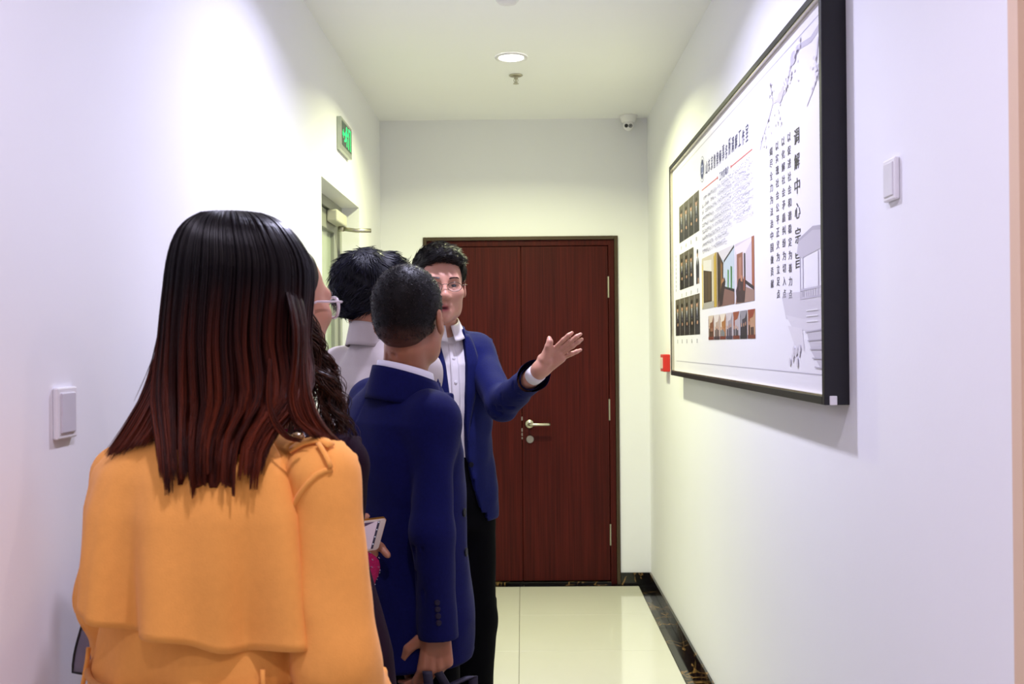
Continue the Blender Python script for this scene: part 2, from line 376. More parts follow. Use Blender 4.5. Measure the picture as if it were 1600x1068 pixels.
# ---------------------------------------------------------------- the framed display board on the right wall
BY0, BY1, BZ0, BZ1 = 2.372, 4.815, 1.314, 2.318
XF = XR-.060; XS = XR-.046
bd = thing('display_board', (XR, (BY0+BY1)/2, BZ0), 'large black-framed white printed display board on the right wall', 'board')
fb = .020
def fbar(*b): return box('frame_bar', b, M_blackmetal, bd, bevel=.002)
fbar(XF, XR, BY0, BY0+fb, BZ0, BZ1); fbar(XF, XR, BY1-fb, BY1, BZ0, BZ1)
fbar(XF, XR, BY0+fb, BY1-fb, BZ0, BZ0+fb); fbar(XF, XR, BY0+fb, BY1-fb, BZ1-fb, BZ1)
M_silver = mat('silver_bead', 'C9C3B4', .25, metal=1., nscale=30)
e = .004
m = MB(); y0, y1, z0, z1 = BY0+fb, BY1-fb, BZ0+fb, BZ1-fb
m.box(XF+.002, XS, y0, y0+e, z0, z1).box(XF+.002, XS, y1-e, y1, z0, z1).box(XF+.002, XS, y0+e, y1-e, z0, z0+e).box(XF+.002, XS, y0+e, y1-e, z1-e, z1)
m.build('silver_bead', M_silver, bd)
box('corner_protector', (XF+.012, XF+.030, BY0-.003, BY0+.004, BZ0, BZ0+.022), M_white, bd, bevel=.002)
M_sheet = mat('printed_sheet_white', 'E6E4EE', .45, nscale=2, namp=.01)
sheet = box('printed_sheet', (XS, XS+.010, BY0+fb, BY1-fb, BZ0+fb, BZ1-fb), M_sheet, bd)
M_print = attr_mat('print_ink', .45, emit=1)

def prints(name, polys, label=None):
    """flat print on the sheet: polys = [(points (y, z), colour)], later ones lie on top"""
    v = []; f = []; c = []
    for i, (p, col) in enumerate(polys):
        n0 = len(v); x = XS-.0006-.00006*i
        a = sum(p[j][0]*p[(j+1) % len(p)][1]-p[(j+1) % len(p)][0]*p[j][1] for j in range(len(p)))
        q = p if a < 0 else p[::-1]
        v += [(x, yy, zz) for yy, zz in q]; f.append(tuple(range(n0, n0+len(q)))); c += [lin(col)]*len(q)
    o = obj(name, v, f, M_print, sheet, cols=c)
    if label: o['label'] = label
    return o
def rect(y0, y1, z0, z1): return [(y0, z0), (y1, z0), (y1, z1), (y0, z1)]
def blob(y, z, a, b, n=14): return [(y+a*math.cos(2*PI*k/n), z+b*math.sin(2*PI*k/n)) for k in range(n)]
def seg(a, b, w):
    return bar(a, b, w)

DG = bpy.context.evaluated_depsgraph_get()
def text_mesh(s):
    cu = bpy.data.curves.new('lettering', 'FONT'); cu.body = s; cu.size = 1.0; cu.resolution_u = 3
    cu.align_x = 'LEFT'
    o = bpy.data.objects.new('lettering', cu); COL.objects.link(o)
    dg = bpy.context.evaluated_depsgraph_get(); me = bpy.data.meshes.new_from_object(o.evaluated_get(dg))
    vs = np.array([v.co[:] for v in me.vertices]); fs = [tuple(p.vertices) for p in me.polygons]
    bpy.data.objects.remove(o); bpy.data.curves.remove(cu); bpy.data.meshes.remove(me)
    return vs, fs
def lettering(name, chars, col, label=None, bold=0., slant=0.):
    """chars = [(string, y of left edge, z of bottom, width, height)]: each fitted into its own box on the sheet"""
    V = []; F = []
    for s, y, z, w, h in chars:
        vs, fs = text_mesh(s); lo = vs.min(0); hi = vs.max(0)
        q = (vs-lo)/np.maximum(hi-lo, 1e-6)
        for dy in ((0.,) if not bold else (0., bold)):
            n0 = len(V)
            V += [(XS-.0007-.0001*(dy > 0), y-(a[0]+slant*(a[1]-.5))*w-dy, z+a[1]*h) for a in q]; F += [tuple(i+n0 for i in t) for t in fs]
    o = obj(name, V, F, mat(name+'_ink', col, .5), sheet)
    if label: o['label'] = label
    return o
# title, subtitle and the two red rules
T = '山东京鲁律师事务所调解工作室'; n = len(T); y = 3.935; dy = (3.935-3.178)/n
lettering('title_text', [(c, y-dy*i, 2.130-.0012*i+random.uniform(-.004, .004), dy*.68, .054+random.uniform(-.006, .006)) for i, c in enumerate(T)], '23235F', 'dark blue calligraphic title line', bold=.002, slant=.15)
lettering('subtitle_text', [(c, 3.665-.034*i, 2.062, .029, .027) for i, c in enumerate('工作室简介')], '3A3A6E', bold=.0015, slant=.1)
prints('red_rule', [(seg((4.024, 2.081), (3.70, 2.078), .004), 'C8574F'), (blob(3.70, 2.078, .008, .006), 'C8574F')])
prints('red_rule', [(seg((3.462, 2.076), (3.142, 2.074), .004), 'C8574F'), (blob(3.462, 2.076, .008, .006), 'C8574F')])
# emblem: dark blue oval in a thin ring
prints('emblem', [(blob(4.008, 2.164, .047, .052, 32), '4A4E80'), (blob(4.008, 2.164, .044, .049, 32), 'E6E4EE'), (blob(4.008, 2.164, .036, .040, 32), '23295F'), (blob(4.008, 2.164, .020, .023, 20), '515A92'),
    (seg((4.008, 2.145), (4.008, 2.183), .005), 'D8DAEC'), (seg((4.022, 2.176), (3.994, 2.176), .004), 'D8DAEC'), (seg((4.02, 2.148), (3.996, 2.148), .004), 'D8DAEC')], 'round dark blue emblem')
# running text: rows of tiny strokes, too small to read
for li in range(9):
    zz = 2.034-.0262*li; polys = []
    rr = random.Random(li); y = 4.02 if li not in (0,) else 3.985
    end = 3.142 if li < 7 else (3.50 if li == 7 else 3.552)
    while y > end:
        if rr.random() > .05 and not (abs(y-3.76) < .010 and li % 2) and not (abs(y-3.43) < .016):
            for _ in range(3): polys.append((rect(y-rr.uniform(.011, .016), y-rr.uniform(0, .003), zz+(a := rr.uniform(0, .014)), zz+a+.0022), '8C89A0'))
            polys.append((rect(y-.008, y-.006, zz, zz+.0155), '9B98AD'))
        y -= .0185
    prints('text_line', polys)['kind'] = 'stuff'
# captions beside and under the portraits
def caption(y, z, k=2):
    prints('caption', [(rect(y-.014*i-.010, y-.014*i, z+.003*j*2, z+.003*j*2+.003), '7C7A8C') for i in range(k) for j in range(3)])

def portrait(y1, y0, zt, zb, i, bg='5A544B'):
    w = y1-y0; hgt = zt-zb; c = (y0+y1)/2; r = random.Random(i)
    suit = r.choice(['1B1A20', '24222B', '17171C', '2A2A33']); P = [(rect(y0, y1, zb, zt), bg)]
    P.append((rect(y0, y1, zb, zb+hgt*.3), '3B3732'))
    top = zb+hgt*r.uniform(.62, .68)
    P.append(([(c-w*.38, zb+.002), (c-w*.40, zb+hgt*.35), (c-w*.22, top), (c+w*.22, top), (c+w*.40, zb+hgt*.35), (c+w*.38, zb+.002)], suit))
    P.append(([(c-w*.10, top), (c+w*.10, top), (c, zb+hgt*.38)], 'D8D6DE'))
    P.append((seg((c, top-.002), (c, zb+hgt*.42), w*.05), '3A3D66'))
    P.append((blob(c, top+hgt*.10, w*.17, hgt*.10), 'B98F78')); P.append((blob(c, top+hgt*.155, w*.18, hgt*.065), '15120F'))
    P.append((blob(c-w*.05, zb+hgt*.3, w*.12, hgt*.045), 'B98F78'))
    prints('portrait_photo', P, None)
def row(y1, y0, n, zt, zb, s):
    w = (y1-y0)/n
    for i in range(n):
        portrait(y1-w*i-.003, y1-w*(i+1)+.003, zt, zb, s+i); caption(y1-w*i-w*.35, zb-.034)
row(4.606, 4.085, 4, 2.094, 1.927, 0)
row(4.603, 4.226, 3, 1.874, 1.711, 10)
# the single figure in a dark jacket printed without a background
prints('portrait_cutout', [([(4.10, 1.712), (4.098, 1.79), (4.118, 1.82), (4.152, 1.82), (4.172, 1.79), (4.17, 1.712)], '2E2F3B'), ([(4.125, 1.82), (4.145, 1.82), (4.135, 1.785)], 'D9D7DE'), (blob(4.135, 1.836, .015, .016), 'C19B86'), (blob(4.135, 1.846, .016, .010), '1B1714'), (rect(4.112, 4.128, 1.712, 1.735), 'C19B86')])
caption(4.15, 1.677)
row(4.737, 4.088, 5, 1.671, 1.502, 20)
prints('caption', [(rect(4.71-.006, 4.71+.006, 1.87-.02*i, 1.882-.02*i), '77759A') for i in range(9)])

def room_photo(y1, y0, zt, zb, kind):
    w = y1-y0; hh = zt-zb
    X = lambda a, b: (y1-a*w, zb+b*hh)      # a: 0 left .. 1 right as read, b: 0 bottom .. 1 top
    Q = lambda pts, c: ([X(*p) for p in pts], c)
    if kind == 0:
        P = [Q([(0, 0), (1, 0), (1, 1), (0, 1)], 'C9BFA8'), Q([(0, 0), (1, 0), (.8, .12), (.12, .12)], 'A7A39C'), Q([(.12, .12), (.66, .12), (.66, .68), (.12, .76)], '3E3126'), Q([(.2, .15), (.36, .15), (.36, .7), (.2, .72)], '4F4031'), Q([(.42, .15), (.58, .15), (.58, .69), (.42, .7)], '57452F'),
             Q([(0, 0), (.08, .06), (.08, .86), (0, .9)], 'D6BF76'), Q([(.8, 0), (.97, 0), (.97, 1), (.8, .95)], 'A98A2E'), Q([(.84, 0), (.9, 0), (.9, 1), (.84, .97)], 'C9AC4C'), Q([(.12, .76), (.66, .68), (.66, .9), (.12, .95)], 'DAD6CE')]
    elif kind == 1:
        P = [Q([(0, 0), (1, 0), (1, 1), (0, 1)], 'B9C6D2'), Q([(0, 1), (1, 1), (.42, .78)], 'D0CBD0'), Q([(.4, .8), (1, .99), (1, .95), (.4, .76)], '2C2B30'), Q([(0, 0), (.35, .1), (.38, .76), (.05, 1), (0, 1)], '4A372B'), Q([(.06, .1), (.16, .12), (.16, .84), (.06, .92)], '2A2320'), Q([(.22, .15), (.3, .16), (.3, .74), (.22, .8)], '8C6134'),
             Q([(0, 0), (1, 0), (1, .22), (.4, .32), (.2, .2)], '7C5B55'), Q([(.45, .3), (1, .2), (1, .25), (.45, .34)], '2B2833'), Q([(.1, .0), (.3, .02), (.5, .42), (.44, .5), (.3, .42), (.14, .2)], '33252A'), Q([(.62, .3), (.68, .3), (.7, .6), (.63, .62)], '4C8A3C'), Q([(.8, .27), (.87, .27), (.88, .64), (.8, .66)], '3E7A36'), Q([(.26, .4), (.42, .44), (.4, .5), (.28, .46)], 'A87B58')]
    else:
        P = [Q([(0, 0), (1, 0), (1, 1), (0, 1)], 'C9BECB'), Q([(0, .95), (1, 1), (.55, .78), (.06, .82)], 'DED4DB'), Q([(.1, .82), (.42, .82), (.42, .34), (.1, .3)], '8A5A4C'), Q([(.2, .75), (.34, .75), (.34, .38), (.2, .38)], 'A8786A'), Q([(.48, .8), (.56, .78), (.56, .25), (.48, .25)], '3A3440'), Q([(.88, 1), (1, 1), (1, .15), (.88, .2)], '9A5B45'), Q([(.55, .3), (.98, .16), (.98, .22), (.55, .36)], '2F2633'),
             Q([(0, 0), (1, 0), (1, .16), (.5, .26), (.1, .2)], '957870'), Q([(.08, .02), (.5, .0), (.58, .28), (.4, .42), (.2, .4), (.04, .22)], '3B2A33'), Q([(.3, .36), (.4, .34), (.4, .44), (.3, .46)], 'B07A62'), Q([(.2, .2), (.3, .2), (.26, .36)], '5B3E44'), Q([(.44, .2), (.52, .18), (.55, .4), (.47, .42)], '84483B')]
    prints('interior_photo', P)
room_photo(4.036, 3.722, 1.806, 1.601, 0); room_photo(3.718, 3.422, 1.803, 1.599, 1); room_photo(3.408, 3.128, 1.801, 1.597, 2)
SPAL = [('7A4A33', 'C9B7A6', '3A2A26'), ('B59E92', 'D9CFCB', '3E2A34'), ('A06A38', 'DDD2C2', '6A7F8C'), ('9B8E96', 'C6BCC0', '3E3648'), ('B0A7B0', '8F4A35', '2E2B36'), ('3A3440', '8B8790', '231E28'), ('B08A6C', '8A3B2C', '3A262C')]
w = (3.908-3.118)/7
for i, (a, b, c) in enumerate(SPAL):
    y1 = 3.908-w*i-.004; y0 = 3.908-w*(i+1)+.004; zt, zb = 1.571, 1.478; r = random.Random(i+50); ww = y1-y0
    P = [(rect(y0, y1, zb, zt), a), ([(y0, zt), (y1, zt), (y1-ww*.2, zt-.03), (y0+ww*.3, zt-.025)], b), (rect(y1-ww*.3, y1-ww*.1, zb+.01, zt-.02), b)]
    for k in range(3):
        px = y0+ww*(.25+.25*k+r.uniform(-.05, .05)); hh = r.uniform(.04, .056)
        P.append(([(px-.010, zb+.004), (px-.009, zb+hh-.012), (px+.009, zb+hh-.012), (px+.010, zb+.004)], c)); P.append((blob(px, zb+hh-.006, .006, .007, 8), 'B98C74'))
    P.append((rect(y0, y1, zb, zb+.012), c if i % 2 else '6E2F24'))
    prints('activity_photo', P)
# vertical lettering on the right part of the sheet
S = '调解中心宗旨'
lettering('slogan_heading', [(c, 2.664-.0008*i, 1.987-.0655*i, .050, .042) for i, c in enumerate(S)], '2A2730', 'large vertical heading', bold=.003)
for s, yy, z0, z1, w in (('以促进社会和谐稳定为着力点', 2.729, 2.033, 1.580, .033), ('以化解社会矛盾纠纷为切入点', 2.791, 2.034, 1.585, .033), ('以实现社会公平正义为立足点', 2.857, 2.035, 1.588, .033), ('竭尽全力为法治中国做贡献', 2.925, 2.032, 1.621, .033)):
    p = (z0-z1)/(len(s)-.25)
    lettering('slogan_column', [(c, yy, z0-.024-p*i, w, .0245) for i, c in enumerate(s)], '4A4656', bold=.0015)
# thin border lines of the print
for a, b in (((4.72, 1.384), (2.40, 1.384)), ((4.72, 2.262), (2.40, 2.262))): prints('border_line', [(seg(a, b, .0025), 'B7B4C4')])
# pale ink drawing: plum branches above, covered landing and boat below
g1, g2, g3 = 'D3CFDB', 'BDB8C9', 'ABA6B8'
P = []
def branch(pts, w, c):
    for i in range(len(pts)-1):
        k = 1-i/len(pts); P.append((seg(pts[i], pts[i+1], max(.004, w*k)), c))
branch([(2.41, 2.235), (2.50, 2.222), (2.63, 2.238), (2.70, 2.20), (2.735, 2.155), (2.80, 2.148), (2.88, 2.155), (2.93, 2.12), (3.00, 2.085), (3.04, 2.05)], .016, g2)
branch([(2.44, 2.21), (2.46, 2.15), (2.455, 2.11), (2.50, 2.085), (2.54, 2.065)], .013, g1)
branch([(2.88, 2.155), (2.895, 2.19), (2.91, 2.22)], .008, g1); branch([(2.735, 2.155), (2.76, 2.18), (2.775, 2.19)], .008, g1)
P.append((blob(2.80, 2.152, .030, .016), g2)); P.append((blob(2.77, 2.163, .016, .012), g2)); P.append((blob(2.66, 2.222, .028, .018), g2))
r = random.Random(3)
for k in range(70):
    a = r.choice([(2.95, 2.10), (3.0, 2.07), (2.9, 2.2), (2.66, 2.19), (2.72, 2.17), (2.5, 2.09), (2.46, 2.14), (2.83, 2.10), (2.60, 2.235)])
    P.append((blob(a[0]+r.gauss(0, .022), a[1]+r.gauss(0, .018), r.uniform(.004, .009), r.uniform(.003, .007), 7), r.choice([g1, g1, 'D9D5E2'])))
prints('plum_branch_drawing', P, 'pale grey ink drawing of blossoming branches')
P = [([(2.395, 1.60), (2.60, 1.595), (2.78, 1.602), (2.80, 1.59), (2.76, 1.53), (2.60, 1.51), (2.395, 1.50)], 'CBC7D3'), ([(2.395, 1.52), (2.60, 1.525), (2.76, 1.54), (2.70, 1.505), (2.395, 1.48)], g1),
     ([(2.395, 1.50), (2.56, 1.49), (2.52, 1.44), (2.42, 1.387), (2.395, 1.387)], 'C4C0CD'), ([(2.60, 1.50), (2.74, 1.51), (2.68, 1.46), (2.58, 1.44)], 'D9D5E0'),
     ([(2.395, 1.735), (2.50, 1.745), (2.63, 1.728), (2.645, 1.70), (2.60, 1.683), (2.395, 1.695)], 'BDB8C6'), ([(2.395, 1.735), (2.50, 1.745), (2.63, 1.728), (2.63, 1.735), (2.50, 1.755), (2.395, 1.747)], 'AAA5B5')]
for yy in (2.615, 2.59, 2.455, 2.43): P.append((seg((yy, 1.69), (yy, 1.575), .007), g2))
for zz in (1.60, 1.578): P.append((seg((2.615, zz), (2.40, zz), .005), g2))
for k in range(8): P.append((seg((2.60-.02*k, 1.578), (2.60-.02*k, 1.60), .003), g2))
for k in range(5): P.append((seg((2.57-.02*k, 1.49-.022*k), (2.40, 1.495-.024*k), .003), 'AFAABA'))
for k in range(3): P.append((seg((2.56, 1.545-.014*k), (2.46, 1.545-.014*k), .003), 'E8E6EE'))
for k in range(12): P.append((blob(2.66+r.gauss(0, .03), 1.40+r.uniform(0, .05), .010, .012, 7), 'D3CFDB'))
prints('boat_landing_drawing', P, 'pale grey drawing of a covered landing and a boat')

# ================================================================ people
# ---- signed-distance modelling: shapes are blended as fields, then meshed as one continuous surface
def sm(a, b, k):
    h = np.clip(.5+.5*(b-a)/k, 0, 1); return b+(a-b)*h-k*h*(1-h)
def smx(a, b, k): return -sm(-a, -b, k)
def cap(a, b, ra, rb=None):
    a = np.array(a, float); b = np.array(b, float); rb = ra if rb is None else rb; ba = b-a; bb = max(ba@ba, 1e-12)
    def f(P):
        pa = P-a; t = np.clip(pa@ba/bb, 0, 1); q = pa-t[:, None]*ba
        return np.sqrt((q*q).sum(1))-(ra+(rb-ra)*t)
    return f
def ell(c, r, R=None):
    c = np.array(c, float); r = np.array(r, float)
    def f(P):
        q = P-c
        if R is not None: q = q@R.T
        k0 = np.sqrt(((q/r)**2).sum(1)); k1 = np.sqrt(((q/(r*r))**2).sum(1))
        return k0*(k0-1)/np.maximum(k1, 1e-9)
    return f
def loft(c, Rt, Fw, rows, n=2.3, k=.012):
    """stack of superellipse sections: rows = (z, dx, dy, half width, half depth)"""
    rows = np.array(sorted(rows), float); z_, dx, dy, a_, b_ = rows.T; zl, zh = z_[0], z_[-1]
    def f(P):
        z = P[:, 2]; X = (P[:, 0]-c[0])*Rt[0]+(P[:, 1]-c[1])*Rt[1]-np.interp(z, z_, dx)
        Y = (P[:, 0]-c[0])*Fw[0]+(P[:, 1]-c[1])*Fw[1]-np.interp(z, z_, dy)
        a = np.interp(z, z_, a_); b = np.interp(z, z_, b_)
        q = (np.abs(X/a)**n+np.abs(Y/b)**n)**(1/n)
        return smx((q-1)*np.minimum(a, b), np.maximum(z-zh, zl-z), k)
    f.rows = rows; f.c = c; f.Rt = Rt; f.Fw = Fw; f.n = n
    return f
def loft_pt(L, ang, z, off=0.):
    """point of a loft's surface at angle ang (0 = front, + = towards the person's right), moved out by off"""
    z_, dx, dy, a_, b_ = L.rows.T; a = np.interp(z, z_, a_)+off; b = np.interp(z, z_, b_)+off
    s, c = math.sin(ang), math.cos(ang); q = (abs(s)**L.n+abs(c)**L.n)**(-1/L.n)
    x = a*s*q+np.interp(z, z_, dx); y = b*c*q+np.interp(z, z_, dy)
    return np.array([L.c[0]+L.Rt[0]*x+L.Fw[0]*y, L.c[1]+L.Rt[1]*x+L.Fw[1]*y, z])
def union(fs, k):
    def f(P):
        d = fs[0](P)
        for g in fs[1:]: d = sm(d, g(P), k)
        return d
    return f
def chain(pts, rad, k=.01): return union([cap(pts[i], pts[i+1], rad[i], rad[i+1]) for i in range(len(pts)-1)], k)

def mesh_sdf(f, lo, hi, h, stride=4):
    lo = np.array(lo, float); hi = np.array(hi, float)
    n = (np.ceil((hi-lo)/h/stride).astype(int))*stride+1
    nc = (n-1)//stride+1
    g = [lo[i]+np.arange(nc[i])*h*stride for i in range(3)]
    G = np.stack(np.meshgrid(*g, indexing='ij'), -1).reshape(-1, 3)
    cv = f(G).reshape(nc)
    V = cv.repeat(stride, 0).repeat(stride, 1).repeat(stride, 2)
    s2 = stride//2
    V = np.pad(V, ((s2, 0), (s2, 0), (s2, 0)), mode='edge')[:n[0], :n[1], :n[2]]
    near = np.abs(V) < (stride*h*1.15+.012)
    idx = np.argwhere(near); P = lo+idx*h
    out = np.empty(len(P))
    for a in range(0, len(P), 200000): out[a:a+200000] = f(P[a:a+200000])
    V = np.array(V, float); V[near] = out
    S = V < 0
    cnt = np.zeros(n-1, np.int8)
    for i in (0, 1):
        for j in (0, 1):
            for k in (0, 1): cnt += S[i:n[0]-1+i, j:n[1]-1+j, k:n[2]-1+k]
    act = np.argwhere((cnt > 0) & (cnt < 8)); N = len(act)
    ID = np.full(n-1, -1, np.int64); ID[tuple(act.T)] = np.arange(N)
    acc = np.zeros((N, 3)); num = np.zeros(N)
    cor = [(i, j, k) for i in (0, 1) for j in (0, 1) for k in (0, 1)]
    cvals = {c: V[act[:, 0]+c[0], act[:, 1]+c[1], act[:, 2]+c[2]] for c in cor}
    for c in cor:
        for ax in range(3):
            if c[ax]: continue
            e = list(c); e[ax] = 1; e = tuple(e); a, b = cvals[c], cvals[e]; x = (a < 0) != (b < 0)
            t = np.where(x, a/np.where(x, a-b, 1), 0); p = np.tile(np.array(c, float), (N, 1)); p[:, ax] = t
            acc += p*x[:, None]; num += x
    verts = lo+(act+acc/num[:, None])*h
    faces = []
    for ax in range(3):
        o1, o2 = [(1, 2), (2, 0), (0, 1)][ax]
        sl0 = [slice(None)]*3; sl1 = [slice(None)]*3; sl0[ax] = slice(0, n[ax]-1); sl1[ax] = slice(1, n[ax])
        A, B = S[tuple(sl0)], S[tuple(sl1)]; E = np.argwhere(A != B)
        ok = (E[:, o1] > 0) & (E[:, o2] > 0) & (E[:, o1] < n[o1]-1) & (E[:, o2] < n[o2]-1); E = E[ok]
        if not len(E): continue
        sg = A[tuple(E.T)]
        def cell(d1, d2):
            q = E.copy(); q[:, o1] += d1; q[:, o2] += d2; return ID[tuple(q.T)]
        Q = np.stack([cell(-1, -1), cell(0, -1), cell(0, 0), cell(-1, 0)], 1)
        Q = np.where(sg[:, None], Q, Q[:, ::-1]); faces.append(Q)
    Fq = np.concatenate(faces)
    return verts, Fq[(Fq >= 0).all(1)]

def sculpt(name, f, lo, hi, h, m, parent, colf=None):
    v, q = mesh_sdf(f, lo, hi, h)
    return obj(name, v, q, m, parent, True, cols=colf(v) if colf else None)
def grad(f, P, e=.002):
    g = np.stack([f(P+np.eye(3)[i]*e)-f(P-np.eye(3)[i]*e) for i in range(3)], 1)
    return g/np.maximum(np.linalg.norm(g, axis=1, keepdims=True), 1e-9)
def hit(px, py, f, y0, n=90):
    """point where the surface f is met on the way from the camera side, starting at depth y0"""
    p = at(px, py, y0); d = p-CAM; d /= np.linalg.norm(d)
    for _ in range(n):
        s = f(p[None])[0]
        if s < 3e-4: break
        if p[1] > y0+.8: return settle(f, [at(px, py, y0+.3)], 0., 40)[0]
        p = p+d*max(s*.6, 2e-4)
    return p
def settle(f, P, off=0., it=12):
    P = np.array(P, float)
    for _ in range(it): P = P-(f(P)-off)[:, None]*grad(f, P)*.8
    return P
def sheetmesh(G, th):
    """grid of points [i][j] -> closed thin sheet of thickness th (inwards)"""
    G = np.array(G, float); a, b, _ = G.shape
    N = np.cross(np.gradient(G, axis=0), np.gradient(G, axis=1)); N /= np.maximum(np.linalg.norm(N, axis=2, keepdims=True), 1e-9)
    V = np.concatenate([G.reshape(-1, 3), (G-N*th).reshape(-1, 3)]); F = []; n = a*b
    I = lambda i, j: i*b+j
    for i in range(a-1):
        for j in range(b-1):
            F.append((I(i, j), I(i+1, j), I(i+1, j+1), I(i, j+1))); F.append((n+I(i, j), n+I(i, j+1), n+I(i+1, j+1), n+I(i+1, j)))
    for j in range(b-1):
        F.append((I(0, j), I(0, j+1), n+I(0, j+1), n+I(0, j))); F.append((I(a-1, j+1), I(a-1, j), n+I(a-1, j), n+I(a-1, j+1)))
    for i in range(a-1):
        F.append((I(i+1, 0), I(i, 0), n+I(i, 0), n+I(i+1, 0))); F.append((I(i, b-1), I(i+1, b-1), n+I(i+1, b-1), n+I(i, b-1)))
    return V, F
def cloth_sheet(name, G, th, m, parent):
    V, F = sheetmesh(G, th); return obj(name, V, F, m, parent, True)
def yawax(deg):
    """person frame for facing deg to the right of +Y: right axis, forward axis"""
    a = math.radians(deg); return np.array([math.cos(a), -math.sin(a), 0]), np.array([math.sin(a), math.cos(a), 0])
def frame(yaw, pitch=0, tilt=0):
    Rt, Fw = yawax(yaw); Up = np.array([0, 0, 1.]); p = math.radians(pitch)
    F2 = Fw*math.cos(p)+Up*math.sin(p); U2 = Up*math.cos(p)-Fw*math.sin(p)
    t = math.radians(tilt); R2 = Rt*math.cos(t)+U2*math.sin(t); U3 = U2*math.cos(t)-Rt*math.sin(t)
    return np.stack([R2, F2, U3])
def wob(P, s, ph=0.):
    return (np.sin(P[:, 0]*s+P[:, 2]*s*.7+ph)+np.sin(P[:, 1]*s*1.3-P[:, 2]*s*.45+ph*2.1)+np.sin((P[:, 0]-P[:, 1])*s*.8+P[:, 2]*s*1.25+ph*.7))/3

# ---- head, hand and body fields
def head_field(o, R, s=1., mouth=.0, ears=True, fem=False):
    o = np.array(o, float)
    jaw = .040 if fem else .046
    E = [ell((0, -.014, .036), (.077, .098, .087)), ell((0, .030, -.030), (.064, .066, .085)), ell((0, .046, -.088), (jaw, .042, .032)),
         ell((0, .077, -.104), (.019, .017, .015)), ell((.042, .056, -.026), (.026, .026, .024)), ell((-.042, .056, -.026), (.026, .026, .024)),
         cap((-.036, .078, .018), (.036, .078, .018), .013), ell((.046, .02, -.07), (.022, .035, .035)), ell((-.046, .02, -.07), (.022, .035, .035))]
    nose = [cap((0, .088, .008), (0, .106, -.030), .0085, .0115), ell((0, .106, -.036), (.0135, .0125, .0105)), ell((.0125, .097, -.039), (.009, .011, .008)), ell((-.0125, .097, -.039), (.009, .011, .008))]
    lips = [cap((-.017, .086, -.064), (.017, .086, -.064), .0055), cap((-.014, .086, -.077-mouth), (.014, .086, -.077-mouth), .0066), cap((0, .091, -.063), (0, .091, -.0655), .0055)]
    sock = [ell((.031, .096, -.002), (.019, .015, .0125)), ell((-.031, .096, -.002), (.019, .015, .0125))]
    lids = [cap((.016, .083, .004), (.031, .0875, .0060), .0042), cap((.031, .0875, .0060), (.046, .079, .002), .0042), cap((-.016, .083, .004), (-.031, .0875, .0060), .0042), cap((-.031, .0875, .0060), (-.046, .079, .003), .0035),
            cap((.018, .082, -.010), (.031, .0855, -.0105), .0038), cap((.031, .0855, -.0105), (.044, .079, -.009), .0035), cap((-.018, .082, -.010), (-.031, .0855, -.0105), .0038), cap((-.031, .0855, -.0105), (-.044, .079, -.009), .0035)]
    a = math.radians(18); Re = np.array([[1, 0, 0], [0, math.cos(a), math.sin(a)], [0, -math.sin(a), math.cos(a)]])
    slit = ell((0, .098, -.0705-mouth*.5), (.016, .016, .0016+mouth*.45))
    def f(P):
        q = ((P-o)@R.T)/s
        d = E[0](q)
        for g in E[1:]: d = sm(d, g(q), .022)
        for g in sock: d = smx(d, -g(q), .010)
        for g in nose: d = sm(d, g(q), .009)
        for g in lips: d = sm(d, g(q), .007)
        for g in lids: d = sm(d, g(q), .003)
        d = smx(d, -slit(q), .003)
        if ears:
            for sg in (1, -1):
                e = ell((sg*.081, -.006, -.010), (.0085, .0185, .032), Re)(q)
                e = smx(e, -ell((sg*.091, -.001, -.006), (.009, .0105, .019), Re)(q), .005)
                d = sm(d, e, .006)
        return d*s
    return f
def skin_cols(o, R, s, base='D2A084', lip='B4646A', mouth=0., extra=None):
    o = np.array(o, float); b = np.array(lin(base)[:3]); l = np.array(lin(lip)[:3])
    def f(v):
        q = ((v-o)@R.T)/s; c = np.tile(b, (len(v), 1))
        w = np.clip(1.6-1.6*np.sqrt((q[:, 0]/.021)**2+((q[:, 2]+.071+mouth*.5)/(.0125+mouth*.6))**2), 0, 1)*(q[:, 1] > .07)
        c = c*(1-w[:, None])+l*w[:, None]
        dk = np.clip(1.4-1.4*np.sqrt((q[:, 0]/.014)**2+((q[:, 2]+.0705+mouth*.5)/(.0016+mouth*.5+1e-6))**2), 0, 1)*(q[:, 1] > .06)*(mouth > 0)
        c = c*(1-dk[:, None])+np.array(lin('3A1416')[:3])*dk[:, None]
        if extra is not None: c = extra(v, c)
        return c
    return f
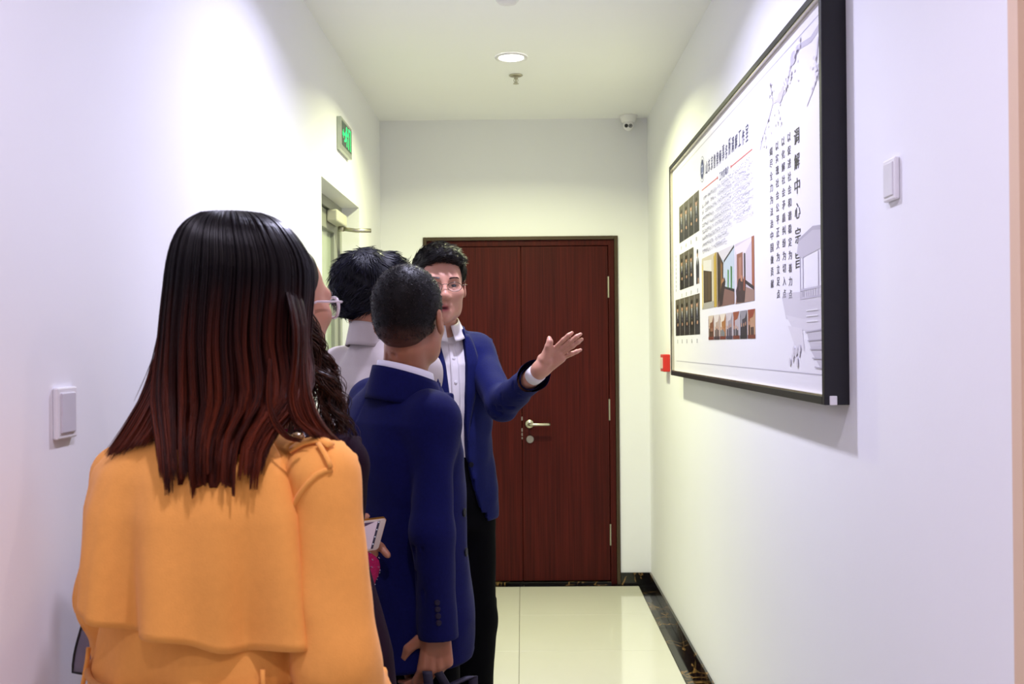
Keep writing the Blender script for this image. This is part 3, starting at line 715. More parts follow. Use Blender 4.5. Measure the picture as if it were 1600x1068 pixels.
def hand_field(w, d, n, t, curl=(.5, .5, .5, .5), s=1., thumb=.5, spread=.0):
    """w wrist, d towards the fingers, n where the palm faces, t towards the thumb"""
    w = np.array(w, float); d, n, t = [np.array(x, float)/np.linalg.norm(x) for x in (d, n, t)]
    fs = []; off = (.030, .010, -.010, -.029); L = ((.043, .026, .021), (.047, .029, .022), (.043, .027, .021), (.034, .021, .018))
    for i in range(4):
        k = w+(d*(.094, .097, .092, .084)[i]+t*off[i])*s
        fs.append(cap(w+t*off[i]*.55*s+d*.008*s, k, .0150*s, .0125*s))
        p = k; ang = 0; dd = d*math.cos(spread*(1.5-i))+t*math.sin(spread*(1.5-i))
        for j in range(3):
            ang += curl[i]*(.75, 1., .7)[j]; v = dd*math.cos(ang)+n*math.sin(ang); e = p+v*L[i][j]*s
            fs.append(cap(p, e, (.0092, .0083, .0075)[j]*s, (.0083, .0075, .0066)[j]*s)); p = e
    b = w+(d*.022+t*.020+n*.008)*s; m1 = b+(d*.030+t*.030+n*.010)*s; m2 = m1+(d*.030+t*(.020-.03*thumb)+n*.022*thumb)*s; m3 = m2+(d*.022+t*(.008-.022*thumb)+n*.016*thumb)*s
    fs += [cap(b, m1, .0165*s, .0120*s), cap(m1, m2, .0115*s, .0098*s), cap(m2, m3, .0098*s, .0078*s)]
    return union(fs, .0055*s)
def body_field(J, head, hands):
    Rt, Fw = J['Rt'], J['Fw']; c = J['c']; S = J.get('S', 1.); up = np.array([0, 0, 1.])
    zp, zs = J['pelvis'], J['sh'][0][2]
    rows = [(zp-.10, 0, 0, .135*S, .095*S), (zp, 0, 0, .155*S, .105*S), (zp+.14, 0, 0, .130*S, .092*S), ((zp+zs)/2+.02, 0, 0, .140*S, .10*S), (zs-.10, 0, 0, .150*S, .105*S), (zs-.02, 0, -.005, .135*S, .080*S), (zs+.035, 0, -.005, .075*S, .055*S), (zs+.06, 0, 0, .055*S, .052*S)]
    fs = [loft(c, Rt, Fw, rows, 2.2), cap(J['neck'], J['neck2'], .060*S, .053*S)]
    for i in range(2):
        fs += [cap(np.array(J['neck'])*.45+np.array(J['sh'][i])*.55, J['sh'][i], .036*S, .044*S), cap(J['sh'][i], J['el'][i], .044*S, .036*S), cap(J['el'][i], J['wr'][i], .037*S, .0255*S)]
        fs += [cap(J['hip'][i], J['kn'][i], .078*S, .052*S), cap(J['kn'][i], J['an'][i], .052*S, .036*S), cap(np.array(J['an'][i])-up*.045-Fw*.03, np.array(J['an'][i])-up*.055+Fw*.15, .034, .028)]
    bod = union(fs, .03)
    hc = np.array(J['head']); hw = [np.array(w) for w in J['wr']]
    def f(P):
        d = bod(P); k = ((P-hc)**2).sum(1) < .20**2
        d[k] = sm(d[k], head(P[k]), .016); k = ((P-hc)**2).sum(1) >= .20**2
        for hf, w in zip(hands, hw):
            k = ((P-w)**2).sum(1) < .26**2
            if k.any(): d[k] = sm(d[k], hf(P[k]), .012)
        return d
    return f
def stance(c, Rt, Fw, pelvis, S=1., foot=.10, knee=.5):
    up = np.array([0, 0, 1.]); c = np.array([c[0], c[1], 0.]); out = {'hip': [], 'kn': [], 'an': []}
    for sg in (-1, 1):
        out['hip'].append(c+Rt*sg*.082*S+up*(pelvis-.02)); out['kn'].append(c+Rt*sg*(.085+foot)*.5*1.05+Fw*.012+up*knee); out['an'].append(c+Rt*sg*foot-Fw*.015+up*.09)
    return out
def bounds(J, pad=.16):
    P = np.concatenate([np.array(J[k]) for k in ('sh', 'el', 'wr', 'hip', 'kn', 'an')]+[np.array([J['head']]), np.array(J.get('xtra', J['sh']))])
    lo = P.min(0)-pad; hi = P.max(0)+pad; lo[2] = -.01; hi[2] = J['head'][2]+.17
    return lo, hi
def trousers(J, zt, rad=(.098, .078, .066), belly=(.172, .120)):
    c, Rt, Fw = J['c'], J['Rt'], J['Fw']; zp = J['pelvis']; S = J.get('S', 1.)
    fs = [loft(c, Rt, Fw, [(zp-.12, 0, 0, .165*S, .118*S), (zp, 0, 0, .178*S, .125*S), (zp+.08, 0, 0, belly[0]*S, belly[1]*S), (zt, 0, 0, belly[0]*.95*S, belly[1]*.97*S)], 2.3)]
    for i in range(2):
        a = np.array(J['an'][i]); fs += [cap(J['hip'][i], J['kn'][i], rad[0]*S, rad[1]*S), cap(J['kn'][i], a-np.array([0, 0, .03]), rad[1]*S, rad[2]*S)]
    u = union(fs, .025)
    return lambda P: np.maximum(u(P)+.004*wob(P, 17., 1.)*np.clip((zp-P[:, 2])*4, 0, 1), .035-P[:, 2])
def shoe(J, i, m, parent, w=.046):
    a = np.array(J['an'][i]); Fw = J['Fw']; up = np.array([0, 0, 1.]); a0 = np.array([a[0], a[1], 0])
    u = union([cap(a0-Fw*.055+up*.045, a0+Fw*.06+up*.042, .042, .046), cap(a0+Fw*.06+up*.042, a0+Fw*.185+up*.032, .046, .032), cap(a0+up*.05-Fw*.03, a0+up*.10-Fw*.02, .044, .043)], .02)
    f = lambda P: np.maximum(np.maximum(u(P), .002-P[:, 2]), P[:, 2]-.11)
    return sculpt('shoe', f, a0-.28, a0+np.array([.28, .28, .14]), .008, m, parent)
def person(c, label, group='people standing in the corridor'):
    return thing('person', (c[0], c[1], 0), label, 'person', group)

# ---- hair strands
def strands(name, paths, r, m, parent, cols, n=3):
    """many tapered strands joined as one part: paths [S, K, 3], r root radius or per strand, cols [S, K, 3]"""
    paths = np.asarray(paths, float); S_, K, _ = paths.shape; r = np.broadcast_to(np.asarray(r, float).reshape(-1, 1), (S_, 1))
    T = np.gradient(paths, axis=1); T /= np.maximum(np.linalg.norm(T, axis=2, keepdims=True), 1e-9)
    ref = np.where(np.abs(T[:, :1, 2:3]) > .8, np.array([1., 0, 0]), np.array([0, 0, 1.])); A = np.empty_like(T); a_ = np.cross(T[:, 0], ref[:, 0])
    for k in range(K):                      # carry the frame along so that the strand does not twist
        a_ = a_-T[:, k]*(a_*T[:, k]).sum(1, keepdims=True); a_ = a_/np.maximum(np.linalg.norm(a_, axis=1, keepdims=True), 1e-9); A[:, k] = a_
    B = np.cross(T, A)
    tp = np.sqrt(np.clip(1-np.linspace(0, 1, K)**3, .03, 1))
    V = np.empty((S_, K, n, 3))
    for k in range(n):
        a = 2*PI*k/n; V[:, :, k] = paths+(A*math.cos(a)+B*math.sin(a))*(r*tp)[:, :, None]
    idx = np.arange(S_*K*n).reshape(S_, K, n); F = []
    for k in range(n):
        F.append(np.stack([idx[:, :-1, k], idx[:, :-1, (k+1) % n], idx[:, 1:, (k+1) % n], idx[:, 1:, k]], -1).reshape(-1, 4))
    C = np.repeat(np.asarray(cols, float).reshape(S_, K, 1, 3), n, 2).reshape(-1, 3)
    o = obj(name, V.reshape(-1, 3), np.concatenate(F), m, parent, True, cols=C); o['kind'] = 'stuff'
    return o
def fur(name, f, v, q, flow, L, rad, N, m, parent, dark, lite, K=4, lift=.35, curl=0., keep=None, seed=1, jit=.22):
    """short hair combed over a shell: roots on the shell's faces, lying along the flow direction"""
    g = np.random.default_rng(seed); ctr = v[q].mean(1)
    if keep is not None: ctr = ctr[keep(ctr)]
    P = ctr[g.integers(0, len(ctr), N)]+g.normal(0, .0015, (N, 3)); nr = grad(f, P); fl = flow(P); fl = fl+g.normal(0, jit, fl.shape)
    fl -= nr*(fl*nr).sum(1, keepdims=True); fl /= np.maximum(np.linalg.norm(fl, axis=1, keepdims=True), 1e-9)
    Ls = L*g.uniform(.6, 1.25, N); pts = [P-nr*.002]
    lf = lift*g.uniform(.5, 1.5, (N, 1))
    for k in range(1, K):
        t = k/(K-1); d = fl*(1-.3*lf)+nr*lf*(1-1.25*t)+np.cross(nr, fl)*curl*np.sin(t*4+g.uniform(0, 6, (N, 1)))
        pts.append(pts[-1]+d*(Ls/(K-1))[:, None])
    pts = np.stack(pts, 1); mix = g.uniform(0, 1, (N, 1, 1))**2
    col = np.array(lin(dark)[:3])*(1-mix)+np.array(lin(lite)[:3])*mix
    return strands(name, pts, rad*g.uniform(.7, 1.3, N), m, parent, np.repeat(col, K, 1))
def head_local(o, R, s): return lambda P: ((P-np.array(o))@R.T)/s

M_skin = attr_mat('skin', .45, sss=.25, spec=.4, bump=.08, bscale=500)
M_hair = attr_mat('hair_strands', .36, spec=.22)
M_hairm = attr_mat('hair_mass', .5, spec=.12)
M_eye = attr_mat('eyeball', .15, spec=.6)
M_shoe = mat('black_leather', '0D0C0D', .35, nscale=60, bump=.1, bscale=150)
M_lens, _nt, _b = new_mat('clear_lens'); _b.inputs['Base Color'].default_value = (.9, .92, .95, 1); _b.inputs['Alpha'].default_value = .03; _b.inputs['Roughness'].default_value = .05

def eyes(o, R, s, parent, look=(0, 0)):
    for sg in (1, -1):
        cc = np.array([sg*.031, .0725, -.0025]); n = 14; V = []; Fc = []; C = []
        ax = np.array([look[0], 1., look[1]]); ax /= np.linalg.norm(ax); tx = np.cross([0, 0, 1.], ax); tx /= np.linalg.norm(tx); ty = np.cross(ax, tx)
        for i in range(11):
            th = PI*i/10; rr = .0125
            for k in range(n):
                a = 2*PI*k/n; V.append(o+(cc+(ax*math.cos(th)+(tx*math.cos(a)+ty*math.sin(a))*math.sin(th))*rr)@R*s); C.append(lin('0A0706' if i < 4 else 'B9AFA9'))
        for i in range(10):
            for k in range(n): Fc.append((i*n+k, i*n+(k+1) % n, (i+1)*n+(k+1) % n, (i+1)*n+k))
        obj('eye', V, Fc, M_eye, parent, True, cols=C)
def brows(o, R, s, parent, col, f, N=90):
    for sg in (1, -1):
        t = rng.uniform(0, 1, N); x = sg*(.014+.036*t); z = .0205+.006*np.sin(t*2.2)+rng.normal(0, .0016, N)
        P = np.stack([x, np.full(N, .10), z], 1)@R*s+o
        P = settle(f, P, .0005, 10); d = np.stack([np.full(N, sg*1.), np.full(N, -.1), .25-.6*t], 1)@R
        pts = np.stack([P+d*.009*k/2 for k in range(3)], 1); pts = settle(f, pts.reshape(-1, 3), .001, 3).reshape(N, 3, 3)
        strands('eyebrow', pts, .0006, M_hair, parent, np.tile(lin(col)[:3], (N, 3, 1)))

# ================================================================ the man in the navy blazer who gestures (faces the camera)
UP = np.array([0, 0, 1.])
M_navy = mat('navy_wool', '0D1348', .8, nscale=160, namp=.3, bump=.2, bscale=500, sheen=.03, spec=.1)
M_navy2 = mat('navy_wool_dark', '0B0E42', .82, nscale=150, namp=.3, bump=.2, bscale=500, sheen=.03, spec=.08)
M_shirt = mat('white_cotton', 'DAD4D6', .7, nscale=30, namp=.03, bump=.05, bscale=200)
M_blk = mat('black_trouser_wool', '040407', .85, nscale=120, namp=.3, bump=.1, bscale=400, spec=.05)
M_btn = mat('dark_button', '0B0B18', .5, nscale=60, spec=.1)

def torso_mods(L, J, sleeves, k=.03, yoke=.052, neckz=None):
    """jacket or coat field: lofted trunk, shoulder yoke and sleeves"""
    fs = [L]; nb = np.array([L.c[0], L.c[1], 0.])
    for i in range(2):
        s_ = np.array(J['sh'][i]); m0 = nb+(s_-nb)*.35; m0[2] = s_[2]+.035
        fs.append(cap(m0, s_, yoke*.85, yoke))
    fs += sleeves; base = union(fs[:3], k); S0 = [np.array(s_) for s_ in J['sh']]
    def f(P):
        d = base(P)
        kk = .008+.085*np.maximum(*[np.exp(-((P-s_)**2).sum(1)/.011) for s_ in S0])
        for g in sleeves: d = sm(d, g(P), kk)
        return d
    return f
def sleeve(a, b, c, r, cut=None):
    a, b, c = map(lambda q: np.array(q, float), (a, b, c)); u = union([cap(a, b, r[0], r[1]), cap(b, c, r[1], r[2])], .02)
    d = (c-b)/np.linalg.norm(c-b)
    def f(P):
        w = wob(P, 45., 2.)*.0010*np.exp(-((P-b)**2).sum(1)/.01)
        return np.maximum(u(P)+w, (P-c)@d)
    return f
def neck_ring(ctr, z0, z1, r0, r1, a0, a1, Rt, Fw, dz=lambda a: 0., n=40, m=7):
    """collar-like band round a neck: angle 0 = front; z0/r0 lower edge, z1/r1 upper edge; dz lowers it by angle"""
    G = []
    for j in range(m):
        t = j/(m-1); row = []
        for i in range(n):
            a = a0+(a1-a0)*i/(n-1); r = r0+(r1-r0)*t; p = np.array(ctr)+Rt*math.sin(a)*r+Fw*math.cos(a)*r*1.05
            p[2] = z0+(z1-z0)*t+dz(a); row.append(p)
        G.append(row)
    return np.array(G)[:, ::-1] if False else np.array(G)

def build_gesturing_man():
    Rt, Fw = yawax(150.0)                        # faces the camera, turned to its right
    c = np.array([-.285, 3.48, 0.]); S = 1.05
    ho = at(687, 455, 3.42); ho[2] = 1.672; hs = 1.06
    Rh = frame(166, -3, 0)
    sh = [at(744, 549, 3.56), c+Rt*.165+UP*1.435]            # his left (seen on the right), his right
    el = [at(785, 631, 3.31), c+Rt*.215+UP*1.14-Fw*.06]; wr = [at(845, 577, 3.10), c+Rt*.20+UP*.90-Fw*.05]
    J = dict(c=c, Rt=Rt, Fw=Fw, S=S, pelvis=.95, sh=sh, el=el, wr=wr, neck=c+UP*1.46+Fw*.0, neck2=ho-UP*.075-Fw*.01, head=ho)
    J.update(stance(c, Rt, Fw, .95, S, .115, .5))
    t = person(c, 'man in navy blazer and white shirt, glasses on, hand raised open towards the board')
    # the open hand, joint by joint
    Hp = lambda x, y, dY=0.: at(820+x/9.71, 500+y/9.71, 3.10+dY)
    w0 = Hp(225, 745, .0)
    hf = []
    for a, b in (((270, 590), (428, 452)), ((290, 640), (505, 478)), ((300, 690), (545, 525)), ((320, 740), (565, 580))):
        hf.append(cap(Hp(*a), Hp(*b, -.015), .0175, .0122))
    hf += [cap(w0, Hp(330, 620, -.005), .024, .026), cap(Hp(300, 600, -.012), Hp(370, 470, -.02), .020, .014)]
    for pts in (((440, 440, -.018), (585, 298, -.035), (662, 230, -.04), (720, 188, -.038)), ((510, 472, -.018), (696, 318, -.04), (785, 250, -.045), (848, 210, -.042)),
                ((550, 520, -.016), (728, 392, -.035), (810, 330, -.04), (868, 288, -.036)), ((625, 550, -.012), (710, 510, -.02), (785, 477, -.02), (848, 450, -.014))):
        r = .0074 if pts[0][0] < 600 else .0074
        hf.append(chain([Hp(*p) for p in pts], [r, r*.95, r*.9, r*.72], .004))
    hf.append(chain([Hp(330, 520, -.015), Hp(362, 400, -.025), Hp(380, 330, -.026), Hp(370, 272, -.02)], [.0165, .0115, .0095, .0072], .006))
    hand_l = union(hf, .0028)
    hand_r = hand_field(wr[1], (0, -.1, -1), -Rt, Fw, (.35,)*4)
    hd = head_field(ho, Rh, hs, mouth=.006)
    J['xtra'] = [at(912, 520, 3.05), at(912, 600, 3.05)]
    bf = body_field(J, hd, [hand_l, hand_r]); lo, hi = bounds(J)
    b = sculpt('body', bf, lo, hi, .0036, M_skin, t, skin_cols(ho, Rh, hs, 'BE8A74', 'A55558', .006))
    eyes(ho, Rh, hs, t, (-.25, -.1)); brows(ho, Rh, hs, t, '241A16', hd, 50)
    # hair: short, lifted off the forehead
    HL = head_local(ho, Rh, hs)
    E0 = ell((0, -.016, .038), (.085, .106, .094)); E1 = ell((0, .022, .080), (.066, .078, .046)); E2 = ell((-.0, -.03, .05), (.084, .09, .08))
    def hair(P):
        q = HL(P); d = sm(sm(E0(q), E1(q), .02), E2(q), .02)
        line = np.interp(q[:, 2], [-.09, -.045, -.035, .005, .03, .058, .075, .1], [-.055, -.045, .012, .030, .036, .050, .092, .12])+.012*np.exp(-(q[:, 0]/.03)**2)*0
        d = smx(d, (q[:, 1]-line)*.8, .008); d = smx(d, -q[:, 2]-.082, .01)
        d = smx(d, -(ell((.085, 0, -.012), (.03, .026, .034))(q)), .006); d = smx(d, -(ell((-.085, 0, -.012), (.03, .026, .034))(q)), .006)
        return (d+.0035*wob(q, 95, 1)+.002*np.sin(q[:, 0]*260+q[:, 1]*60))*hs
    v, q_ = mesh_sdf(hair, ho-.16, ho+.17, .004)
    hm = obj('hair', v, q_, M_hairm, t, True, cols=np.tile(lin('0B0909')[:3], (len(v), 1)))
    fl = lambda P: np.where(HL(P)[:, 2:3] > .06, np.array([[-.9, .45, .25]]), np.array([[0, -.45, -1.]]))@Rh
    fur('hair_strands', hair, v, q_, fl, .028, .0009, 5500, M_hair, hm, '070506', '2A211D', lift=.25, seed=3)
    # glasses: thin metal half rim
    mg = mat('thin_gold_metal', '5E5248', .4, metal=.8); X = lambda x, y, z: np.array([x, y, z])@Rh*hs+ho
    g = MB()
    for sg in (1, -1):
        lp = [(sg*(.031+.021*math.cos(a)*(1+.12*abs(math.cos(a)))), .1075-.006*abs(math.cos(a)), -.006+.0145*math.sin(a)) for a in np.linspace(0, 2*PI, 25)[:-1]]
        g.tube([X(*p) for p in lp], .0012, 6, closed=True)
        g.tube([X(sg*.053, .102, -.001), X(sg*.069, .096, .001), X(sg*.0745, .085, .001), X(sg*.078, .02, .0), X(sg*.079, -.015, -.012)], .0011, 6)
    g.tube([X(-.011, .108, -.001), X(-.005, .1135, .002), X(.005, .1135, .002), X(.011, .108, -.001)], .0011, 6)
    gl = g.build('glasses', mg, t, smooth=True)
    for sg in (1, -1):
        lp = [X(sg*(.031+.021*math.cos(a)*(1+.12*abs(math.cos(a)))), .1075-.006*abs(math.cos(a)), -.006+.0145*math.sin(a)) for a in np.linspace(0, 2*PI, 25)[:-1]]
        bk = [p-Rh[1]*.0012 for p in lp]
        obj('lens', lp+bk, [tuple(range(24)), tuple(range(47, 23, -1))]+[(i, (i+1) % 24, 24+(i+1) % 24, 24+i) for i in range(24)], M_lens, gl)
    # trousers, shirt, blazer
    tr = trousers(J, 1.085, (.105, .085, .07), (.168, .118))
    to = sculpt('trousers', tr, c-.34, c+np.array([.34, .34, 1.12]), .008, M_blk, t)
    rows = [(1.02, 0, 0, .160, .112), (1.15, 0, 0, .163, .116), (1.3, 0, 0, .172, .118), (1.40, 0, 0, .172, .108), (1.46, 0, 0, .13, .085), (1.50, 0, .0, .085, .072), (1.535, 0, .0, .066, .066)]
    Ls = loft(c, Rt, Fw, rows, 2.3)
    sf = lambda P: Ls(P)+.0022*wob(P, 60, 3)
    so = sculpt('shirt', sf, c+np.array([-.25, -.25, 1.0]), c+np.array([.25, .25, 1.56]), .005, M_shirt, t)
    nc = J['neck']*.5+J['neck2']*.5; nc = np.array([nc[0], nc[1], 0.])
    fdz = lambda a: -.030*max(0, math.cos(a))**1.5
    cl_ = cloth_sheet('shirt_collar', neck_ring(nc, 1.508, 1.562, .092, .066, .16, 2*PI-.16, Rt, Fw, fdz), .003, M_shirt, so)
    # placket and buttons
    pl = [[loft_pt(Ls, a, z, .003) for a in (-.09, -.045, 0, .045, .09)] for z in np.linspace(1.06, 1.47, 24)]
    cloth_sheet('placket', np.array(pl), .002, M_shirt, so)
    for z in (1.42, 1.34, 1.26, 1.18, 1.10):
        p = loft_pt(Ls, 0, z, .0035); MB().cyl(p, Fw, [(.0055, 0), (.0055, .002), (.004, .0026)], 12).build('shirt_button', M_white, so)
    rows = [(.855, 0, 0, .205, .150), (.93, 0, 0, .200, .145), (1.05, 0, 0, .190, .135), (1.15, 0, 0, .184, .131), (1.3, 0, 0, .192, .132), (1.40, 0, 0, .190, .122), (1.46, 0, 0, .15, .098), (1.50, 0, 0, .10, .084), (1.53, 0, 0, .080, .078)]
    Lb = loft(c, Rt, Fw, rows, 2.35)
    sl = [sleeve(sh[0], el[0], Hp(190, 800, .012), (.060, .054, .044)), sleeve(sh[1], el[1], wr[1], (.062, .056, .047))]
    bz = torso_mods(Lb, J, sl, .028, .052)
    zt = [.85, .90, .98, 1.08, 1.2, 1.3, 1.42, 1.48, 1.56]; wl = [.125, .085, .058, .036, .030, .034, .044, .050, .058]
    def blazer(P):
        d = bz(P)+.0045*wob(P, 28, 1)+.0018*wob(P, 70, 4)
        X_ = (P-c)@Rt; Y_ = (P-c)@Fw; w = np.interp(P[:, 2], zt, wl)
        op = np.maximum(np.abs(X_)-w, -Y_)
        d = smx(d, -op, .004)
        # inside of the right cuff end stays open
        return d
    # hollow cuff on the raised arm
    cw = Hp(190, 800, .012); cdir = (cw-el[0])/np.linalg.norm(cw-el[0]); cuf = cap(cw-cdir*.05, cw+cdir*.05, .036)
    bfun = lambda P: smx(blazer(P), -cuf(P), .003)
    lo2 = np.minimum(np.min([el[0], sh[1], c+Rt*.3], axis=0), c-.27)-.08; hi2 = np.max([wr[0], sh[0], c+.26], axis=0)+.08; lo2[2] = .84; hi2[2] = 1.56
    bo = sculpt('blazer', bfun, lo2, hi2, .005, M_navy, t)
    for sg in (1, -1):
        G = []
        for z in np.linspace(1.14, 1.505, 26):
            w = np.interp(z, zt, wl); k = np.clip((z-1.14)/.22, 0, 1); wd = .006+.046*k*(1-.35*np.clip((z-1.42)/.08, 0, 1)); row = []
            a_ = np.interp(z, Lb.rows[:, 0], Lb.rows[:, 3]); b_ = np.interp(z, Lb.rows[:, 0], Lb.rows[:, 4])
            for u in np.linspace(0, 1, 6):
                x = sg*(w-.002+wd*u); y = b_*(1-min(.98, abs(x)/a_)**2.35)**(1/2.35)+.005+.004*math.sin(u*PI); row.append(c+Rt*x+Fw*y+UP*z)
            G.append(row)
        G = np.array(G); G = G if sg < 0 else G[:, ::-1]
        cloth_sheet('lapel', G[:, ::-1], .003, M_navy, bo)
    cloth_sheet('blazer_collar', neck_ring(nc, 1.475, 1.535, .100, .086, .75, 2*PI-.75, Rt, Fw, lambda a: -.02*max(0, math.cos(a))), .005, M_navy, bo)
    # cuff of the shirt at the raised wrist
    a0 = cw+cdir*.004
    MB().tube([cw-cdir*.03, cw-cdir*.006, cw+cdir*.003], [.029, .0295, .0295], 24).build('shirt_cuff', M_shirt, so, smooth=True)
    p = settle(bz, [c+Rt*(-.05)+Fw*.16+UP*1.06], .001)[0]; MB().cyl(p, Fw, [(.009, 0), (.009, .003), (.006, .004)], 14).build('blazer_button', M_btn, bo)
    for i in range(2): shoe(J, i, M_shoe, t)
build_gesturing_man()

# ================================================================ the man in the navy suit seen from behind
def build_suit_man():
    Rt, Fw = yawax(57.0); c = np.array([-.305, 2.52, 0.]); S = 1.0
    ho = at(639, 500, 2.47); ho[2] = 1.531; hs = 1.03; Rh = frame(14, 0, 0)
    sh = [c-Rt*.172+UP*1.31, at(677, 654, 2.385)]
    el = [c-Rt*.235+UP*1.02+Fw*.0, at(677, 830, 2.305)]; wr = [c-Rt*.20+UP*.80+Fw*.14, at(683, 978, 2.318)]
    J = dict(c=c, Rt=Rt, Fw=Fw, S=S, pelvis=.87, sh=sh, el=el, wr=wr, neck=c+UP*1.34+Rt*.01, neck2=ho-UP*.07-Rh[1]*.02, head=ho)
    J.update(stance(c, Rt, Fw, .87, S, .11, .46))
    t = person(c, 'man in dark navy suit with crew cut seen from behind, carrying a black bag')
    wv = np.array(wr[1]); toes = np.array([-.05, .0, -1.])
    hr = hand_field(wv, (-.05, -.02, -1), Fw*-.35-Rt*.8, Fw*-.6-Rt*.25+np.array([-.55, 0, 0]), (.7, .9, .95, 1.0), 1.0, .6)
    hl = hand_field(wr[0], (.1, .3, -1), Rt, Fw, (.4,)*4)
    hd = head_field(ho, Rh, hs); bf = body_field(J, hd, [hl, hr]); lo, hi = bounds(J, .14); lo[2] = -.01
    b = sculpt('body', bf, lo, hi, .0054, M_skin, t, skin_cols(ho, Rh, hs, 'A06A50', 'A25B58'))
    eyes(ho, Rh, hs, t); brows(ho, Rh, hs, t, '15100E', hd, 40)
    HL = head_local(ho, Rh, hs); E0 = ell((0, -.014, .037), (.0815, .1035, .0925)); E1 = ell((0, -.035, -.01), (.066, .075, .07))
    def hair(P):
        q = HL(P); d = sm(E0(q), E1(q), .02)
        line = np.interp(q[:, 2], [-.09, -.045, -.03, .0, .06, .08, .1], [-.05, -.04, .0, .030, .05, .085, .11])
        d = smx(d, (q[:, 1]-line)*.8, .008); d = smx(d, -q[:, 2]-.064-.010*np.cos(q[:, 0]*40), .008)
        for sg in (1, -1): d = smx(d, -(ell((sg*.085, -.002, -.014), (.02, .026, .034))(q)), .006)
        return (d+.0012*wob(q, 120, 1))*hs
    v, q_ = mesh_sdf(hair, ho-.16, ho+.17, .004)
    def hc(v):
        z = HL(v)[:, 2]; k = np.clip((z+.066)/.05, 0, 1)[:, None]
        return np.array(lin('5A3A30')[:3])*(1-k)+np.array(lin('0D0A0B')[:3])*k
    hm = obj('hair', v, q_, M_hairm, t, True, cols=hc(v))
    def crew(P):
        q = HL(P); d = np.stack([q[:, 0]*3, q[:, 1]*2+.02, q[:, 2]*.0-.05], 1); return d@Rh
    fur('hair_stubble', hair, v, q_, crew, .010, .00055, 11000, M_hair, hm, '0A0808', '3A2F30', K=3, lift=1.3, seed=5, keep=lambda P: HL(P)[:, 2] > -.05)
    # trousers, shirt collar, jacket
    to = sculpt('trousers', trousers(J, 1.0, (.10, .08, .068), (.165, .12)), c-.34, c+np.array([.34, .34, 1.04]), .008, M_blk, t)
    nc = np.array(J['neck'])*.35+np.array(J['neck2'])*.65; nc[2] = 0
    so = cloth_sheet('shirt', neck_ring(nc, 1.355, 1.430, .078, .0665, .1, 2*PI-.1, Rt, Fw, lambda a: -.020*(1+math.cos(a))), .003, mat('pale_blue_cotton', 'D9D6E4', .7, nscale=30, namp=.03), t)
    rows = [(.695, 0, 0, .212, .158), (.80, 0, 0, .208, .155), (.95, 0, 0, .198, .142), (1.08, 0, 0, .190, .134), (1.2, 0, -.004, .193, .134), (1.275, 0, -.008, .186, .122), (1.325, 0, -.008, .150, .100), (1.36, .004, -.002, .105, .090), (1.395, .008, .004, .086, .083), (1.41, .008, .004, .082, .080)]
    Lj = loft(c, Rt, Fw, rows, 2.35)
    sl = [sleeve(sh[0], el[0], wr[0], (.060, .056, .046)), sleeve(sh[1], el[1], at(684, 994, 2.32), (.048, .051, .045))]
    jz = torso_mods(Lj, J, sl, .022, .052)
    neckcut = cap(np.array([nc[0], nc[1], 1.36]), np.array([nc[0], nc[1], 1.6]), .076)
    def jacket(P):
        X_ = (P-c)@Rt; Y_ = (P-c)@Fw
        d = jz(P)+.0055*wob(P, 21, 2)+.0012*wob(P, 60, 5)
        w = np.interp(P[:, 2], [.69, .8, 1.0, 1.15, 1.4], [.07, .03, .012, .03, .085]); d = smx(d, -np.maximum(np.abs(X_)-w, -Y_), .004)
        d = smx(d, -neckcut(P), .004)
        seam = np.exp(-(X_/.004)**2)*(Y_ < 0)*.002               # centre back seam
        return d+seam
    lo2 = np.min([el[0], wr[0], sh[0], c-.24], axis=0)-.09; hi2 = np.max([sh[1], el[1], c+.24], axis=0)+.09; lo2[2] = .68; hi2[2] = 1.46
    jo = sculpt('suit_jacket', jacket, lo2, hi2, .005, M_navy2, t)
    cloth_sheet('jacket_collar', neck_ring(nc, 1.335, 1.414, .098, .079, .62, 2*PI-.62, Rt, Fw, lambda a: -.026*(1+math.cos(a))+.004), .006, M_navy2, jo)
    for bx, by in ((725, 800), (728, 862)):
        p = hit(bx, by, jacket, 2.15); nb_ = grad(jacket, p[None])[0]; MB().cyl(p-nb_*.001, nb_, [(.011, 0), (.011, .003), (.008, .004)], 16).build('jacket_button', M_btn, jo)
    for k in range(4):
        p = hit(683+.8*k, 941+10.5*k, jacket, 2.2); nn = grad(jacket, p[None])[0]
        MB().cyl(p-nn*.001, nn, [(.0068, 0), (.0068, .0025), (.0045, .0035)], 14).build('cuff_button', mat('grey_button', '1E1930', .45, spec=.2), jo)
    for i in range(2): shoe(J, i, M_shoe, t)
    # the bag hanging from his hand
    bt = thing('briefcase', (-.184, 2.334, .32), 'black soft briefcase hanging from the hand of the man in the navy suit', 'bag')
    bc = np.array([-.177, 2.323, .0]); Mb = mat('black_nylon', '15121C', .6, nscale=150, namp=.3, bump=.2, bscale=400, spec=.2)
    Lg = loft(bc, Fw, -Rt, [(.32, 0, 0, .10, .028), (.35, 0, 0, .112, .034), (.50, 0, 0, .116, .036), (.615, 0, 0, .112, .034), (.655, 0, 0, .10, .022)], 4.5, .02)
    gb = sculpt('bag_body', lambda P: Lg(P)+.003*wob(P, 35, 1), bc+np.array([-.3, -.3, .30]), bc+np.array([.3, .3, .70]), .006, Mb, bt)
    MB().tube([loft_pt(Lg, a, .637, .003) for a in np.linspace(0, 2*PI, 40)[:-1]], .004, 6, closed=True).build('zip_piping', M_black, gb, smooth=True)
    Lk = loft_pt(Lg, PI/2, .45, .0); pk = [[loft_pt(Lg, a, z, .004+.006*math.sin(PI*(z-.36)/.22)) for a in np.linspace(PI-.9, PI+.9, 12)] for z in np.linspace(.36, .58, 8)]
